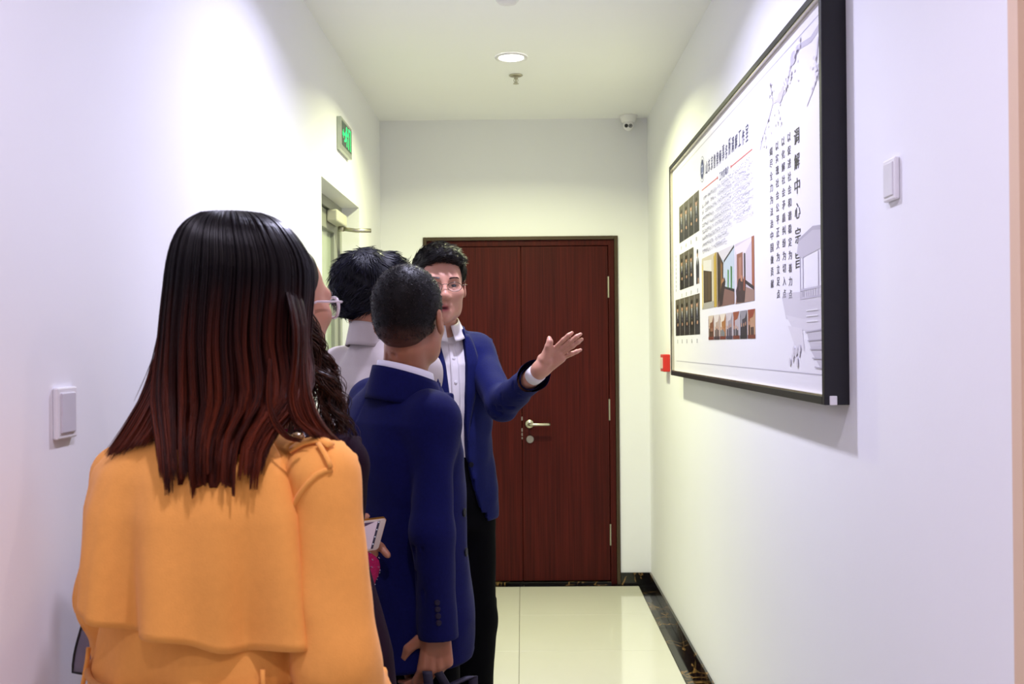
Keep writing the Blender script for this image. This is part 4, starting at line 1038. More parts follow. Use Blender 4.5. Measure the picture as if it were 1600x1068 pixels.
    cloth_sheet('front_pocket', np.array(pk), .004, Mb, gb)
    gp = wv+np.array([-.012, -.01, -.098])
    for s_ in (-1, 1):
        a = bc+Fw*s_*.065+UP*.645; pts = [a-Rt*.0, a+UP*.04, a*.35+gp*.65+UP*-.02, gp+Fw*s_*.012]
        P_ = [np.array(p) for p in pts]; GG = []
        for i in range(14):
            u = i/13*3; k = min(int(u), 2); f_ = u-k; p = P_[k]*(1-f_)+P_[k+1]*f_; GG.append([p-np.array([.011, 0, 0]), p, p+np.array([.011, 0, 0])])
        cloth_sheet('handle', np.array(GG), .004, mat('webbing', '1E1A30', .7, nscale=200, namp=.3), bt)
build_suit_man()

# ================================================================ the man in the pale shirt, further back on the left
def build_shirt_man():
    Rt, Fw = yawax(42.0); c = np.array([-.432, 3.00, 0.]); S = 1.02
    ho = at(581, 452, 3.0); ho[2] = 1.618; hs = 1.03; Rh = frame(52, 2, 0)
    sh = [c-Rt*.178+UP*1.40, c+Rt*.178+UP*1.39]
    el = [c-Rt*.235+UP*1.09, c+Rt*.225+UP*1.09]; wr = [c-Rt*.20+UP*.86+Fw*.03, c+Rt*.21+UP*.85+Fw*.03]
    J = dict(c=c, Rt=Rt, Fw=Fw, S=S, pelvis=.92, sh=sh, el=el, wr=wr, neck=c+UP*1.42, neck2=ho-UP*.07-Rh[1]*.02, head=ho)
    J.update(stance(c, Rt, Fw, .92, S, .10, .48))
    t = person(c, 'man in pale grey shirt with thick black hair seen from behind near the recess')
    hd = head_field(ho, Rh, hs)
    hs_ = [hand_field(wr[0], (.1, .3, -1), Rt, Fw, (.5,)*4), hand_field(wr[1], (-.1, .3, -1), -Rt, Fw, (.5,)*4)]
    bf = body_field(J, hd, hs_); lo, hi = bounds(J, .14)
    sculpt('body', bf, lo, hi, .008, M_skin, t, skin_cols(ho, Rh, hs, 'AA745A', 'A25B58'))
    eyes(ho, Rh, hs, t); brows(ho, Rh, hs, t, '15100E', hd, 40)
    HL = head_local(ho, Rh, hs); E0 = ell((0, -.016, .040), (.084, .106, .096)); E1 = ell((0, -.040, -.004), (.070, .072, .068)); E2 = ell((0, .060, .083), (.06, .05, .042))
    def hair(P):
        q = HL(P); d = sm(sm(E0(q), E1(q), .02), E2(q), .02)
        line = np.interp(q[:, 2], [-.09, -.045, -.03, .0, .05, .075, .1], [-.045, -.03, .01, .035, .05, .10, .14])
        d = smx(d, (q[:, 1]-line)*.8, .008); d = smx(d, -q[:, 2]-.068, .012)
        for sg in (1, -1): d = smx(d, -(ell((sg*.09, .004, -.018), (.022, .024, .030))(q)), .006)
        return (d+.004*wob(q, 75, 2)+.002*np.sin(q[:, 0]*180+q[:, 2]*150))*hs
    v, q_ = mesh_sdf(hair, ho-.17, ho+.18, .0045)
    hm = obj('hair', v, q_, M_hairm, t, True, cols=np.tile(lin('080810')[:3], (len(v), 1)))
    def fl(P):
        q = HL(P); return np.stack([q[:, 0]*8-.2, q[:, 1]*8+.3-(q[:, 2] < .05)*1., -.9+(q[:, 2] > .08)*.8], 1)@Rh
    fur('hair_strands', hair, v, q_, fl, .034, .0011, 3800, M_hair, hm, '06060C', '1C1C30', K=5, lift=.12, curl=.3, seed=8, jit=.10)
    sculpt('trousers', trousers(J, 1.06, (.10, .08, .068), (.165, .12)), c-.34, c+np.array([.34, .34, 1.1]), .01, mat('charcoal_trousers', '17161B', .85, nscale=120), t)
    Ms = mat('pale_grey_cotton', 'A89E9C', .75, nscale=25, namp=.04, bump=.06, bscale=200)
    rows = [(.98, 0, 0, .182, .135), (1.1, 0, 0, .176, .130), (1.25, 0, 0, .184, .130), (1.35, 0, -.005, .182, .118), (1.405, 0, -.006, .14, .09), (1.455, 0, -.004, .092, .078), (1.49, 0, .002, .072, .070), (1.505, 0, .002, .070, .068)]
    L = loft(c, Rt, Fw, rows, 2.3)
    jz = torso_mods(L, J, [sleeve(sh[0], el[0], wr[0], (.057, .052, .040)), sleeve(sh[1], el[1], wr[1], (.057, .052, .040))], .026, .048)
    # soft diagonal folds falling from the shoulder blade
    def shirt(P):
        X_ = (P-c)@Rt; d = jz(P)
        return d+.004*wob(P, 28, 1)+.005*np.sin((X_*1.0+P[:, 2]*.55)*62)*np.exp(-((P[:, 2]-1.30)/.10)**2)
    lo2 = np.min([el[0], wr[0], sh[0], c-.22], axis=0)-.08; hi2 = np.max([sh[1], el[1], wr[1], c+.22], axis=0)+.08; lo2[2] = .96; hi2[2] = 1.54
    so = sculpt('shirt', shirt, lo2, hi2, .005, Ms, t)
    nc = np.array(J['neck'])*.5+np.array(J['neck2'])*.5; nc[2] = 0
    cloth_sheet('shirt_collar', neck_ring(nc, 1.470, 1.540, .080, .066, .2, 2*PI-.2, Rt, Fw, lambda a: -.016*(1+math.cos(a))), .004, Ms, so)
    for i in range(2): shoe(J, i, M_shoe, t)
build_shirt_man()

# ================================================================ the woman in the plum coat with the phone
def build_plum_woman():
    Rt, Fw = yawax(40.0); c = np.array([-.492, 2.07, 0.]); S = .92
    ho = at(446, 492, 2.05); ho[2] = 1.553; hs = .97; Rh = frame(40, 0, 0)
    sh = [c-Rt*.155+UP*1.23, c+Rt*.160+UP*1.225]
    el = [c-Rt*.19+UP*.97+Fw*.04, np.array([-.368, 2.03, .93])]; wr = [np.array([-.46, 2.268, .985]), np.array([-.350, 2.185, .985])]
    J = dict(c=c, Rt=Rt, Fw=Fw, S=S, pelvis=.86, sh=sh, el=el, wr=wr, neck=c+UP*1.29, neck2=ho-UP*.07-Rh[1]*.015, head=ho)
    J.update(stance(c, Rt, Fw, .86, S, .085, .45))
    t = person(c, 'woman with curly hair, clear glasses and plum coat, holding a phone')
    hd = head_field(ho, Rh, hs, fem=True)
    # right hand: fingers behind the phone, tips showing past its lower right corner
    p0 = np.array(wr[1])
    hr = union([cap(p0, at(574, 890, 2.262), .022, .018), cap(at(574, 890, 2.262), at(574, 864, 2.318), .017, .014), cap(at(574, 864, 2.318), at(584, 846, 2.318), .015, .012),
                chain([at(584, 846, 2.318), at(595, 854, 2.315), at(606, 867, 2.305)], [.0100, .0096, .0080], .004), chain([at(578, 852, 2.32), at(583, 860, 2.32), at(587, 866, 2.318)], [.0095, .0090, .0072], .004),
                chain([at(580, 846, 2.32), at(588, 832, 2.318), at(592, 824, 2.315)], [.0095, .009, .0075], .004), chain([at(570, 860, 2.32), at(576, 868, 2.32), at(580, 872, 2.318)], [.009, .0085, .007], .004),
                chain([at(570, 888, 2.25), at(577, 888, 2.225), at(583, 884, 2.215)], [.012, .010, .008], .005)], .006)
    q0 = np.array(wr[0])
    hl = union([cap(q0, at(524, 842, 2.262), .022, .019), cap(at(524, 842, 2.262), at(532, 816, 2.25), .017, .012), chain([at(538, 812, 2.242), at(551, 811, 2.236), at(564, 808, 2.238), at(573, 806, 2.242)], [.0125, .0105, .0095, .0078], .004),
                chain([at(536, 830, 2.262), at(550, 835, 2.270), at(560, 838, 2.275)], [.010, .0095, .008], .004), chain([at(534, 840, 2.265), at(548, 846, 2.275), at(557, 850, 2.28)], [.010, .0092, .0075], .004),
                chain([at(532, 850, 2.27), at(544, 857, 2.28), at(552, 861, 2.285)], [.0095, .0088, .0072], .004), chain([at(530, 856, 2.272), at(539, 864, 2.282), at(545, 868, 2.288)], [.0085, .008, .0068], .004)], .006)
    bf = body_field(J, hd, [hl, hr]); lo, hi = bounds(J, .13)
    sculpt('body', bf, lo, hi, .005, M_skin, t, skin_cols(ho, Rh, hs, 'B8826A', 'A0504E'))
    eyes(ho, Rh, hs, t); brows(ho, Rh, hs, t, '3A2820', hd, 50)
    # thick clear-framed glasses
    X = lambda x, y, z: np.array([x, y, z])@Rh*hs+ho
    mc = glass('clear_acetate', 'E8DCE6', .08, .55); g = MB()
    for sg in (1, -1):
        g.tube([X(sg*(.033+.026*math.cos(a)), .106-.010*abs(math.cos(a)), -.008+.022*math.sin(a)) for a in np.linspace(0, 2*PI, 29)[:-1]], .0034, 8, closed=True)
        g.tube([X(sg*.060, .098, .002), X(sg*.075, .092, .003), X(sg*.080, .08, .003), X(sg*.081, .02, .001), X(sg*.081, -.01, -.012)], .0024, 8)
    g.tube([X(-.008, .108, .0), X(0, .113, .003), X(.008, .108, .0)], .0026, 8)
    gl = g.build('glasses', mc, t, smooth=True)
    for sg in (1, -1):
        lp = [X(sg*(.033+.026*math.cos(a)), .106-.010*abs(math.cos(a)), -.008+.022*math.sin(a)) for a in np.linspace(0, 2*PI, 25)[:-1]]; bk = [p-Rh[1]*.0016 for p in lp]
        obj('lens', lp+bk, [tuple(range(24)), tuple(range(47, 23, -1))]+[(i, (i+1) % 24, 24+(i+1) % 24, 24+i) for i in range(24)], M_lens, gl)
    # hair: scalp mass plus corkscrew locks falling over the right shoulder and the back
    HL = head_local(ho, Rh, hs); E0 = ell((0, -.022, .038), (.083, .102, .092)); E1 = ell((0, -.058, -.05), (.078, .055, .09))
    def hair(P):
        q = HL(P); d = sm(E0(q), E1(q), .03)
        line = np.interp(q[:, 2], [-.15, -.02, .02, .05, .085, .11], [-.016, .002, .026, .05, .10, .13]); d = smx(d, (q[:, 1]-line)*.85, .01)
        return (d+.004*wob(q, 70, 2))*hs
    v, q_ = mesh_sdf(hair, ho-np.array([.17, .17, .20]), ho+.17, .005)
    hm = obj('hair', v, q_, M_hairm, t, True, cols=np.tile(lin('1C100D')[:3], (len(v), 1)))
    paths = []; cols = []; g_ = np.random.default_rng(21); K = 26
    for lock in range(64):
        a = g_.uniform(.75, 5.6); st = X(.088*math.sin(a), -.02+.09*math.cos(a)*.9 if math.cos(a) < 0 else .0, g_.uniform(-.06, .03))
        end = c+Rt*math.sin(a)*g_.uniform(.12, .185)+Fw*math.cos(a)*g_.uniform(.10, .15)+UP*g_.uniform(1.18, 1.33)
        if lock < 26:                        # the side that shows past the tan coat
            st = X(.080, g_.uniform(-.07, -.005), g_.uniform(-.05, .01)); end = at(g_.uniform(512, 556), g_.uniform(660, 735), g_.uniform(1.95, 2.02))
        ph = g_.uniform(0, 6.28); rad = g_.uniform(.006, .013); turn = g_.uniform(2.2, 3.6)
        for s_ in range(11):
            tt = np.linspace(0, 1, K); base = st[None]*(1-tt)[:, None]+end[None]*tt[:, None]; base = base+np.array([0, 0, .03])*np.sin(tt*PI)[:, None]*.5+Rt*np.sin(tt*PI)[:, None]*.012
            o_ = g_.normal(0, .0035, 3); w = tt*turn*2*PI+ph+g_.normal(0, .12); rr = rad*np.clip(tt*3, 0, 1)*g_.uniform(.8, 1.15)
            base = base+np.stack([np.cos(w)*rr, np.sin(w)*rr, np.sin(w+1)*rr*.3], 1)+o_; paths.append(base)
            k = g_.uniform(0, 1); cc = np.array(lin('1E0F0B')[:3])*(1-k)+np.array(lin('4A2A1E')[:3])*k; cols.append(np.tile(cc, (K, 1)))
    strands('curly_locks', paths, .00085, M_hair, hm, cols)
    # clothes: magenta sequinned sweater, long plum coat
    Mm = mat('magenta_sequin_knit', '8E0840', .6, nscale=260, namp=.5, bump=.6, bscale=350, spec=.15)
    rows = [(.80, 0, 0, .160, .122), (.95, 0, 0, .150, .115), (1.08, 0, 0, .152, .12), (1.17, 0, 0, .152, .112), (1.23, 0, 0, .135, .095), (1.275, 0, 0, .08, .066), (1.30, 0, 0, .062, .06)]
    Ls = loft(c, Rt, Fw, rows, 2.2)
    sw = union([Ls]+[sleeve(el[i]+(np.array(sh[i])-el[i])*.3, el[i], wr[i], (.044, .042, .036)) for i in range(2)], .02)
    swf = lambda P: sw(P)+.0012*np.sin(P[:, 0]*600)*np.sin(P[:, 2]*600)
    lo2 = np.min([el[0], c-.2, wr[1]], axis=0)-.07; hi2 = np.max([wr[1], wr[0], sh[1], c+.2], axis=0)+.07; lo2[2] = .78; hi2[2] = 1.31
    so = sculpt('sweater', swf, lo2, hi2, .005, Mm, t)
    Ms = mat('sequin', 'E9DCEA', .12, metal=.8); sq = MB(); g2 = np.random.default_rng(4)
    for _ in range(70):
        u = g2.uniform(.25, 1); a = g2.uniform(0, 6.28); p = el[1]*(1-u)+wr[1]*u+np.array([math.cos(a), 0, math.sin(a)])*.05
        p = settle(sw, [p], .001)[0]; nn = grad(sw, p[None])[0]; sq.cyl(p, nn, [(.0018, 0), (.0018, .0008)], 6)
    sq.build('sequins', Ms, so)['kind'] = 'stuff'
    Mp = mat('plum_wool', '1B0817', .85, nscale=120, namp=.3, bump=.15, bscale=400, spec=.1)
    rows = [(.50, .02, .02, .250, .15), (.70, .02, .015, .245, .15), (.85, .015, .01, .226, .148), (1.0, .005, 0, .190, .138), (1.1, 0, 0, .172, .132), (1.17, 0, 0, .172, .125), (1.225, 0, 0, .15, .105), (1.265, 0, 0, .10, .078), (1.295, 0, 0, .072, .068)]
    Lc = loft(c, Rt, Fw, rows, 2.2)
    cz = torso_mods(Lc, J, [cap(sh[i], el[i]*.55+np.array(sh[i])*.45, .054, .046) for i in range(2)], .022, .046)
    def coat(P):
        X_ = (P-c)@Rt; Y_ = (P-c)@Fw; d = cz(P)+.005*wob(P, 24, 4)+.006*np.sin(np.arctan2(X_, Y_)*9)*np.clip(1.05-P[:, 2], 0, .4)*2
        w = np.interp(P[:, 2], [.5, 1.0, 1.2, 1.3], [.10, .07, .065, .05]); return smx(d, -np.maximum(np.abs(X_)-w, -Y_), .006)
    lo2 = np.min([c-.30, el[0]-.07], axis=0); hi2 = np.max([c+.30, el[1]+.07], axis=0); lo2[2] = .48; hi2[2] = 1.31
    sculpt('long_coat', coat, lo2, hi2, .006, Mp, t)
    sculpt('trousers', trousers(J, .98, (.085, .062, .05), (.15, .11)), c-.3, c+np.array([.3, .3, 1.0]), .01, M_blk, t)
    for i in range(2): shoe(J, i, M_shoe, t)
    # the phone
    TR, BR = at(604, 808, 2.262), at(588, 868, 2.300); up_ = (TR-BR); hgt = min(.088, np.linalg.norm(up_)); up_ /= np.linalg.norm(up_)
    lf = at(552, 823, 2.218)-TR; lf -= up_*(lf@up_); lf /= np.linalg.norm(lf); nm = np.cross(lf, up_); nm /= np.linalg.norm(nm)
    if nm[1] > 0: nm = -nm
    L = .155; ctr = TR-up_*hgt/2+lf*L/2
    ph = thing('smartphone', ctr, 'white and gold smartphone held sideways by the woman in plum', 'phone')
    def slab_(name, u0, u1, v0, v1, n0, n1, mm, par, r=.008):
        pts = []
        for cx_, cy_, a0 in ((u1-r, v1-r, 0), (u0+r, v1-r, 90), (u0+r, v0+r, 180), (u1-r, v0+r, 270)):
            for k in range(5): a = math.radians(a0+22.5*k); pts.append((cx_+r*math.cos(a), cy_+r*math.sin(a)))
        V = [ctr+lf*a+up_*b+nm*n1 for a, b in pts]+[ctr+lf*a+up_*b+nm*n0 for a, b in pts]; n = len(pts)
        return obj(name, V, [tuple(range(n)), tuple(range(2*n-1, n-1, -1))]+[(i, n+i, n+(i+1) % n, (i+1) % n) for i in range(n)], mm, par)
    slab_('gold_edge', -L/2, L/2, -hgt/2, hgt/2, -.005, .0012, mat('gold_alloy', 'C58A3C', .3, metal=.8, nscale=50), ph)
    fp = slab_('front_panel', -L/2+.001, L/2-.001, -hgt/2+.001, hgt/2-.001, .001, .002, mat('white_glass', 'E9DCD6', .12), ph)
    def scr(name, u0, u1, v0, v1, e, col, k=.45): return slab_(name, u0, u1, v0, v1, .0018, .0022+e, emis('screen_'+name, col, k), fp, .0005)
    h2 = hgt/2-.006
    scr('screen', -L/2+.022, L/2-.018, -h2, h2, .0, 'B7A3B2'); scr('app_bar', -L/2+.016, -L/2+.022, -h2, h2, .0002, '2E2440', .2)
    V = [ctr+lf*a+up_*b+nm*.0025 for a, b in ((-L/2+.03, h2), (L/2-.02, h2), (L/2-.02, -h2*.2))]; obj('dark_triangle', V, [(0, 1, 2), (2, 1, 0)], emis('screen_dark', '5A4360', .3), fp)  # darker triangle over the upper left of the screen
    for k in range(4): scr('app_icon', -L/2+.0178, -L/2+.0205, -h2+.012+k*.02, -h2+.0147+k*.02, .0006, 'C9CBDD', .5)
build_plum_woman()

# ================================================================ the woman in the tan coat, back to the camera
def build_tan_woman():
    Rt, Fw = yawax(20.0); c = np.array([-.528, 1.665, 0.]); S = .95
    ho = at(396, 470, 1.67); ho[2] = 1.552; hs = 1.0; Rh = frame(38, 0, 0)
    sh = [c-Rt*.172+UP*1.245, at(500, 745, 1.595)]
    el = [at(181, 930, 1.74), at(527, 1030, 1.575)]; wr = [np.array([-.70, 1.79, .76]), np.array([-.26, 1.70, .78])]
    J = dict(c=c, Rt=Rt, Fw=Fw, S=S, pelvis=.88, sh=sh, el=el, wr=wr, neck=c+UP*1.30+Rt*.02, neck2=ho-UP*.07-Rh[1]*.015, head=ho)
    J.update(stance(c, Rt, Fw, .88, S, .09, .46))
    t = person(c, 'woman in tan trench coat with long straight brown hair, back to the viewer')
    hd = head_field(ho, Rh, hs, fem=True)
    hf = [hand_field(wr[0], (.1, .15, -1), Rt, Fw, (.7,)*4, .92), hand_field(wr[1], (-.1, .6, -.7), -Rt, Fw, (.6,)*4, .92)]
    bf = body_field(J, hd, hf); lo, hi = bounds(J, .13)
    sculpt('body', bf, lo, hi, .007, M_skin, t, skin_cols(ho, Rh, hs, 'C0937C', 'A55456'))
    eyes(ho, Rh, hs, t); brows(ho, Rh, hs, t, '3A2820', hd, 50)
    # ---- trench coat
    Mt = mat('tan_wool_coat', 'EDA352', .85, nscale=70, namp=.06, bump=.12, bscale=350, sheen=.10, spec=.1)
    rows = [(.50, 0, -.02, .240, .165), (.72, 0, -.012, .222, .162), (.86, 0, 0, .205, .155), (.95, 0, 0, .188, .142), (1.02, 0, 0, .182, .134), (1.12, 0, -.002, .188, .136), (1.20, 0, -.004, .190, .132), (1.26, 0, -.006, .178, .118), (1.31, .006, -.004, .135, .094), (1.35, .012, 0, .092, .078), (1.385, .016, .005, .072, .07)]
    L = loft(c, Rt, Fw, rows, 2.35)
    def arm(a, b, w, r):
        u = union([cap(a, b, r[0], r[1]), cap(b, w, r[1], r[2])], .03); d = (np.array(w)-b)/np.linalg.norm(np.array(w)-b)
        return lambda P: np.maximum(u(P)+.0055*wob(P, 24, 3)+.002*wob(P, 55, 1), (P-w)@d)
    arms = [arm(sh[0], el[0], wr[0], (.058, .060, .05)), arm(sh[1], el[1], wr[1], (.060, .067, .055))]
    tr0 = torso_mods(L, J, [], .03, .050)
    def coat(P):
        X_ = (P-c)@Rt; Y_ = (P-c)@Fw
        d = tr0(P)+.004*wob(P, 22, 1)
        low = np.clip((1.05-P[:, 2])*4, 0, 1)
        d = d+.009*np.sin(X_*52+1.2)*low*(Y_ < .05)
        for a in arms: d = sm(d, a(P), .004)
        return smx(d, -np.maximum(np.abs(X_)-.012, -Y_), .006)
    lo2 = np.min([c-.29, el[0]-.09, wr[0]-.08], axis=0); hi2 = np.max([c+.29, el[1]+.09, wr[1]+.08, wr[0]+.08], axis=0); lo2[2] = .48; hi2[2] = 1.40
    co = sculpt('trench_coat', coat, lo2, hi2, .005, Mt, t)
    # storm flap hanging free from the shoulders
    G = []
    A = np.linspace(PI-1.28, PI+1.36, 110)
    for a in A[::-1]:
        row = []; s_ = math.sin(a); zb = 1.030-.034*s_/.97*1.0+.006*math.sin(a*7)
        for k in range(26):
            v_ = k/25; z = 1.315+(zb-1.315)*v_
            fold = .022*v_**1.3*math.sin(a*7.0+.4)+.012*v_*math.sin(a*12+2.+v_)+.006*v_*math.sin(a*4+.5)
            q_ = PI+.40-a; fold += .016*v_**1.1/(1+math.exp(-q_/.018))*math.exp(-max(q_, 0)/.6)
            row.append(loft_pt(L, a, z-.004*v_/(1+math.exp(-q_/.018)), .010+.012*v_**1.3+fold))
        G.append(row)
    cloth_sheet('storm_flap', np.array(G), .005, Mt, co)
    # armhole seams, shoulder strap with its loop, belt and belt loop
    fpts = lambda L_, off=.002: [hit(x, y, coat, 1.3)-np.array([0, off, 0]) for x, y in L_]
    MB().tube(fpts([(519, 733), (507, 735), (494, 742), (480, 756), (467, 774), (456, 795), (448, 818), (444, 842), (442, 868), (442, 892), (444, 915)], .0), .0050, 8).build('armhole_seam', Mt, co, smooth=True)
    def ribbon(name, pts, w, th=.004, off=.006):
        pts = [np.array(p) for p in pts]; Gr = []
        for i, p in enumerate(pts):
            d = pts[min(i+1, len(pts)-1)]-pts[max(i-1, 0)]; n_ = grad(coat, p[None])[0]; s_ = np.cross(d, n_); s_ /= np.linalg.norm(s_)
            Gr.append([p+n_*off-s_*w/2, p+n_*(off+.001), p+n_*off+s_*w/2])
        return cloth_sheet(name, np.array(Gr)[:, ::-1], th, Mt, co)
    ribbon('shoulder_strap', fpts([(457, 706), (466, 700), (476, 695), (487, 692), (498, 691), (508, 694), (516, 700)], 0), .017, .004, .007)
    ribbon('strap_loop', fpts([(497, 697), (502, 704), (507, 713), (512, 723), (515, 732)], 0), .008, .003, .008)
    zb_ = .935
    MB().tube([loft_pt(L, a, zb_+.006*math.sin(a*3), .008) for a in np.linspace(0, 2*PI, 60)[:-1]], .006, 6, closed=True).build('belt', mat('tan_belt', 'C88A4A', .8, nscale=60, bump=.1), co, smooth=True)
    for a in (PI-.95, PI+.95): MB().tube([loft_pt(L, a, z, .012) for z in (.90, .92, .95, .97)], .004, 6).build('belt_loop', Mt, co, smooth=True)
    cloth_sheet('coat_collar', neck_ring(np.array([J['neck'][0], J['neck'][1], 0.]), 1.30, 1.385, .098, .078, .5, 2*PI-.5, Rt, Fw, lambda a: -.01*(1+math.cos(a))), .005, Mt, co)
    # jewelled button on the shoulder
    p = hit(464, 681, coat, 1.3); br = MB(); br.cyl(p+np.array([0, 0, .004]), (0.3, -.5, .8), [(.001, 0), (.008, .001), (.010, .004), (.007, .008), (.001, .009)], 16)
    bb = br.build('shoulder_button', mat('cream_resin', 'E9BE84', .25), co, smooth=True)
    for k in range(5):
        q = p+np.array([.011+.002*math.cos(k*1.3), -.004, .008+.004*math.sin(k*1.3)]); MB().cyl(q, (0, -.6, .8), [(.001, 0), (.0025, .0008), (.0018, .003)], 8).build('rhinestone', mat('rhinestone', 'F2EEF4', .05, metal=.9), bb)
    # ---- long straight hair
    rowsH = [(333, 363, 40, 1.655, .045), (340, 366, 56, 1.654, .064), (350, 368, 71, 1.652, .080), (375, 372, 90, 1.650, .100), (412, 377, 105, 1.650, .112), (450, 376, 109, 1.650, .114), (490, 372, 110, 1.648, .112), (540, 368, 112, 1.640, .105), (590, 366, 120, 1.618, .085), (630, 358, 118, 1.585, .055), (680, 336, 90, 1.545, .030), (720, 331, 82, 1.522, .021), (770, 330, 78, 1.510, .017)]
    R2 = []
    for py, px, hw, cy, b in rowsH:
        p = at(px, py, cy); R2.append((p[2], p[0], cy, hw/1556*cy, b))
    Ra = np.array(sorted(R2)); zz = np.linspace(Ra[0, 0], Ra[-1, 0], 60); h_ = np.diff(Ra[:, 0]); dl_ = np.diff(Ra, axis=0)/h_[:, None]
    sl_ = np.vstack([dl_[:1], (dl_[1:]+dl_[:-1])/2, dl_[-1:]]); R2 = []
    for z0 in zz:                                   # smooth the sections with cubic pieces
        i = min(np.searchsorted(Ra[:, 0], z0, side='right')-1, len(h_)-1); t_ = (z0-Ra[i, 0])/h_[i]; hh_ = h_[i]
        R2.append((2*t_**3-3*t_**2+1)*Ra[i]+(t_**3-2*t_**2+t_)*hh_*sl_[i]+(3*t_**2-2*t_**3)*Ra[i+1]+(t_**3-t_**2)*hh_*sl_[i+1])
    R2 = [tuple(np.concatenate([[z0], r_[1:]])) for z0, r_ in zip(zz, R2)]
    LH = loft(np.zeros(3), np.array([1., 0, 0]), np.array([0, 1., 0]), R2, 2.15, .01)
    HL = head_local(ho, Rh, hs); capE = ell((0, -.018, .038), (.088, .112, .094))
    def mass(P):
        q = HL(P); d = sm(LH(P)+.009, capE(q)+.014, .02)
        line = np.interp(q[:, 2], [-.35, -.1, -.03, .05, .085, .11], [-.0, .012, .03, .05, .10, .13]); d = smx(d, (q[:, 1]-line)*.85, .01)
        an = np.arctan2(P[:, 0]+.459, 1.66-P[:, 1]); return d+.0028*np.sin(an*38+P[:, 2]*6)+.0016*np.sin(an*83-P[:, 2]*9)
    v, q_ = mesh_sdf(mass, (-.65, 1.44, 1.22), (-.28, 1.80, 1.70), .005)
    ztop = at(370, 328, 1.62)[2]
    DK, MD, RD = [np.array(lin(h)[:3]) for h in ('0B0509', '34110A', '6E2A12')]
    def hcol(z, k):
        tt = np.clip((1.57-z)/.24, 0, 1)[..., None]; k = np.asarray(k)[..., None]
        return DK*(1-tt)+(MD*(1-k)+RD*k)*tt
    hm = obj('long_hair', v, q_, M_hairm, t, True, cols=hcol(v[:, 2], np.full(len(v), .25)))
    g = np.random.default_rng(9); N = 3400; K = 22
    zs_ = np.array([r[0] for r in sorted(R2)]); rr = np.array(sorted(R2))
    an = g.uniform(-1.75, 1.75, N); clump = np.round(an*16)/16; an2 = an*.55+clump*.45
    zend = 1.258+.014*np.sin(clump*9+1)+.012*np.sin(clump*23)+g.exponential(.012, N)+.05*np.clip(np.abs(an)-.9, 0, 1)
    pull = .10*np.sin(clump*31.)                    # locks drift sideways a little
    T = np.linspace(0, 1, K)**1.9
    Z = (ztop-.004)*(1-T)[None]+zend[:, None]*T[None]
    ci = [np.interp(Z, rr[:, 0], rr[:, j]) for j in range(1, 5)]
    over = np.clip((Z-rr[-1, 0])/(ztop-rr[-1, 0]), 0, 1); ci[2] = ci[2]*np.sqrt(1-over**2); ci[3] = ci[3]*np.sqrt(1-over**2)
    eps = g.uniform(-.005, .0035, N)[:, None]+.002*np.sin(clump*57)[:, None]
    AN = an2[:, None]+pull[:, None]*T[None]**2+g.normal(0, .012, N)[:, None]
    sA, cA = np.sin(AN), np.cos(AN); qn = (np.abs(sA)**2.15+np.abs(cA)**2.15)**(-1/2.15)
    PX = ci[0]+(ci[2]+eps)*sA*qn; PY = ci[1]-(ci[3]+eps)*cA*qn
    kk = np.clip(.35+.45*np.sin(clump*17+2)+g.normal(0, .2, N), 0, 1)
    strands('hair_strands', np.stack([PX, PY, Z], -1), .0011*g.uniform(.7, 1.3, N), M_hair, hm, hcol(Z, np.repeat(kk[:, None], K, 1)))
    # side locks falling in front of both shoulders, and loose single hairs
    def lock(guides, n, spread, name, seed):
        g = np.random.default_rng(seed); P = []; C = []; K = 18
        for _ in range(n):
            u = g.uniform(0, 1); A_ = np.array([at(*p) for p in guides[0]]); B_ = np.array([at(*p) for p in guides[1]]); pts = A_*(1-u)+B_*u
            tt = np.linspace(0, len(pts)-1, K); k = np.minimum(tt.astype(int), len(pts)-2); f_ = tt-k; f_ = f_
            # smooth interpolation through the guide points
            pm = pts[np.maximum(k-1, 0)]; p0 = pts[k]; p1 = pts[k+1]; p2 = pts[np.minimum(k+2, len(pts)-1)]; F_ = f_[:, None]
            q = .5*((2*p0)+(-pm+p1)*F_+(2*pm-5*p0+4*p1-p2)*F_**2+(-pm+3*p0-3*p1+p2)*F_**3)
            q = q+g.normal(0, spread, 3)*np.linspace(.3, 1, K)[:, None]; e_ = g.uniform(.86, 1.0); q = q[0]+(q-q[0])*1.0; P.append(q); C.append(hcol(q[:, 2], np.full(K, np.clip(g.normal(.5, .25), 0, 1))))
        return strands(name, P, .0011, M_hair, hm, C)
    lock([[(300, 440, 1.60), (266, 480, 1.62), (254, 545, 1.625), (232, 605, 1.61), (196, 668, 1.60), (166, 712, 1.595)], [(310, 440, 1.56), (285, 490, 1.57), (275, 560, 1.57), (262, 620, 1.56), (246, 665, 1.555), (228, 690, 1.55)]], 420, .003, 'side_lock', 31)
    lock([[(450, 395, 1.64), (476, 490, 1.60), (478, 560, 1.60), (486, 620, 1.585), (505, 665, 1.59), (540, 703, 1.62)], [(430, 395, 1.62), (458, 500, 1.555), (458, 570, 1.56), (452, 620, 1.555), (462, 655, 1.55), (486, 676, 1.55)]], 380, .003, 'side_lock', 32)
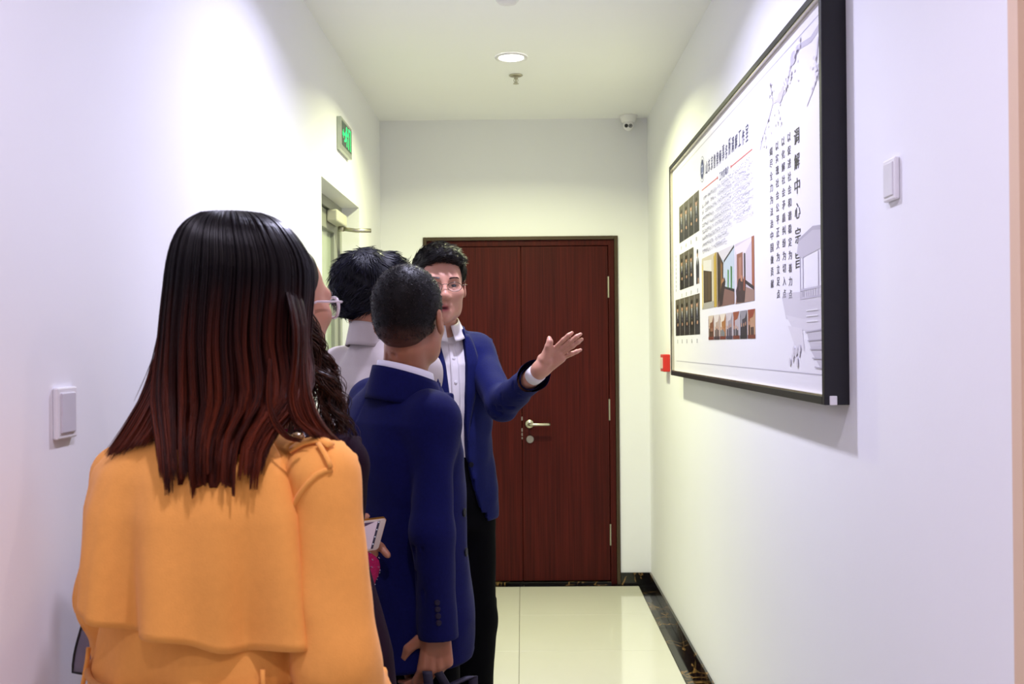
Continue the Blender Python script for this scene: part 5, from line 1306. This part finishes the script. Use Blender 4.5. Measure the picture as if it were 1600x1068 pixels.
    lock([[(420, 560, 1.54), (416, 620, 1.535), (424, 660, 1.535), (445, 685, 1.535), (470, 690, 1.54)], [(425, 560, 1.54), (424, 620, 1.535), (432, 652, 1.53), (452, 678, 1.53), (474, 686, 1.535)]], 24, .001, 'loose_strand', 33)
    lock([[(285, 430, 1.60), (258, 500, 1.62), (238, 585, 1.61), (205, 650, 1.60)], [(285, 400, 1.62), (264, 450, 1.62), (250, 520, 1.62), (232, 600, 1.61)]], 26, .004, 'loose_strand', 34)
    # trousers and shoes below the frame
    sculpt('trousers', trousers(J, 1.0, (.088, .064, .052), (.15, .11)), c-.3, c+np.array([.3, .3, 1.02]), .01, M_blk, t)
    for i in range(2): shoe(J, i, M_shoe, t)
    # sheer bag with black piping between her left arm and the wall
    bc = np.array([-.785, 1.835, 0.]); bt = thing('tote_bag', (bc[0], bc[1], .87), 'sheer grey bag with black piping between the tan coat sleeve and the wall', 'bag')
    ms, nt, b = new_mat('sheer_grey_fabric'); b.inputs['Base Color'].default_value = lin('8E7F96'); b.inputs['Alpha'].default_value = .45; b.inputs['Roughness'].default_value = .6
    Gs = []
    for s_ in (-1, 1):
        G = [[np.array([-.806-.030*math.sin(PI*.5*(k/9)**1.3)+.075*u*(.4+.6*k/9), bc[1]+s_*.012*math.sin(PI*min(1, k/9*1.2+.05))*math.sin(PI*u), 1.0-.135*(k/9)-.012*u*(k/9)]) for u in np.linspace(0, 1, 8)] for k in range(10)]
        G = np.array(G); G = G if s_ < 0 else G[:, ::-1]; Gs.append(G)
        cloth_sheet('bag_panel', G, .001, ms, bt)
    E_ = [Gs[0][k][0] for k in range(10)]+[Gs[0][9][j] for j in range(1, 8)]
    MB().tube(E_, .0024, 6).build('piping', M_black, bt, smooth=True)
    MB().tube([Gs[0][0][0], Gs[0][0][0]+np.array([.02, .0, .05]), wr[0]*.3+el[0]*.7+np.array([0, 0, .072]), Gs[0][0][7]+np.array([0, 0, .03]), Gs[0][0][7]], .0024, 6).build('cord_handle', M_black, bt, smooth=True)
build_tan_woman()

for o in bpy.data.objects:
    if '_w' in o: del o['_w']
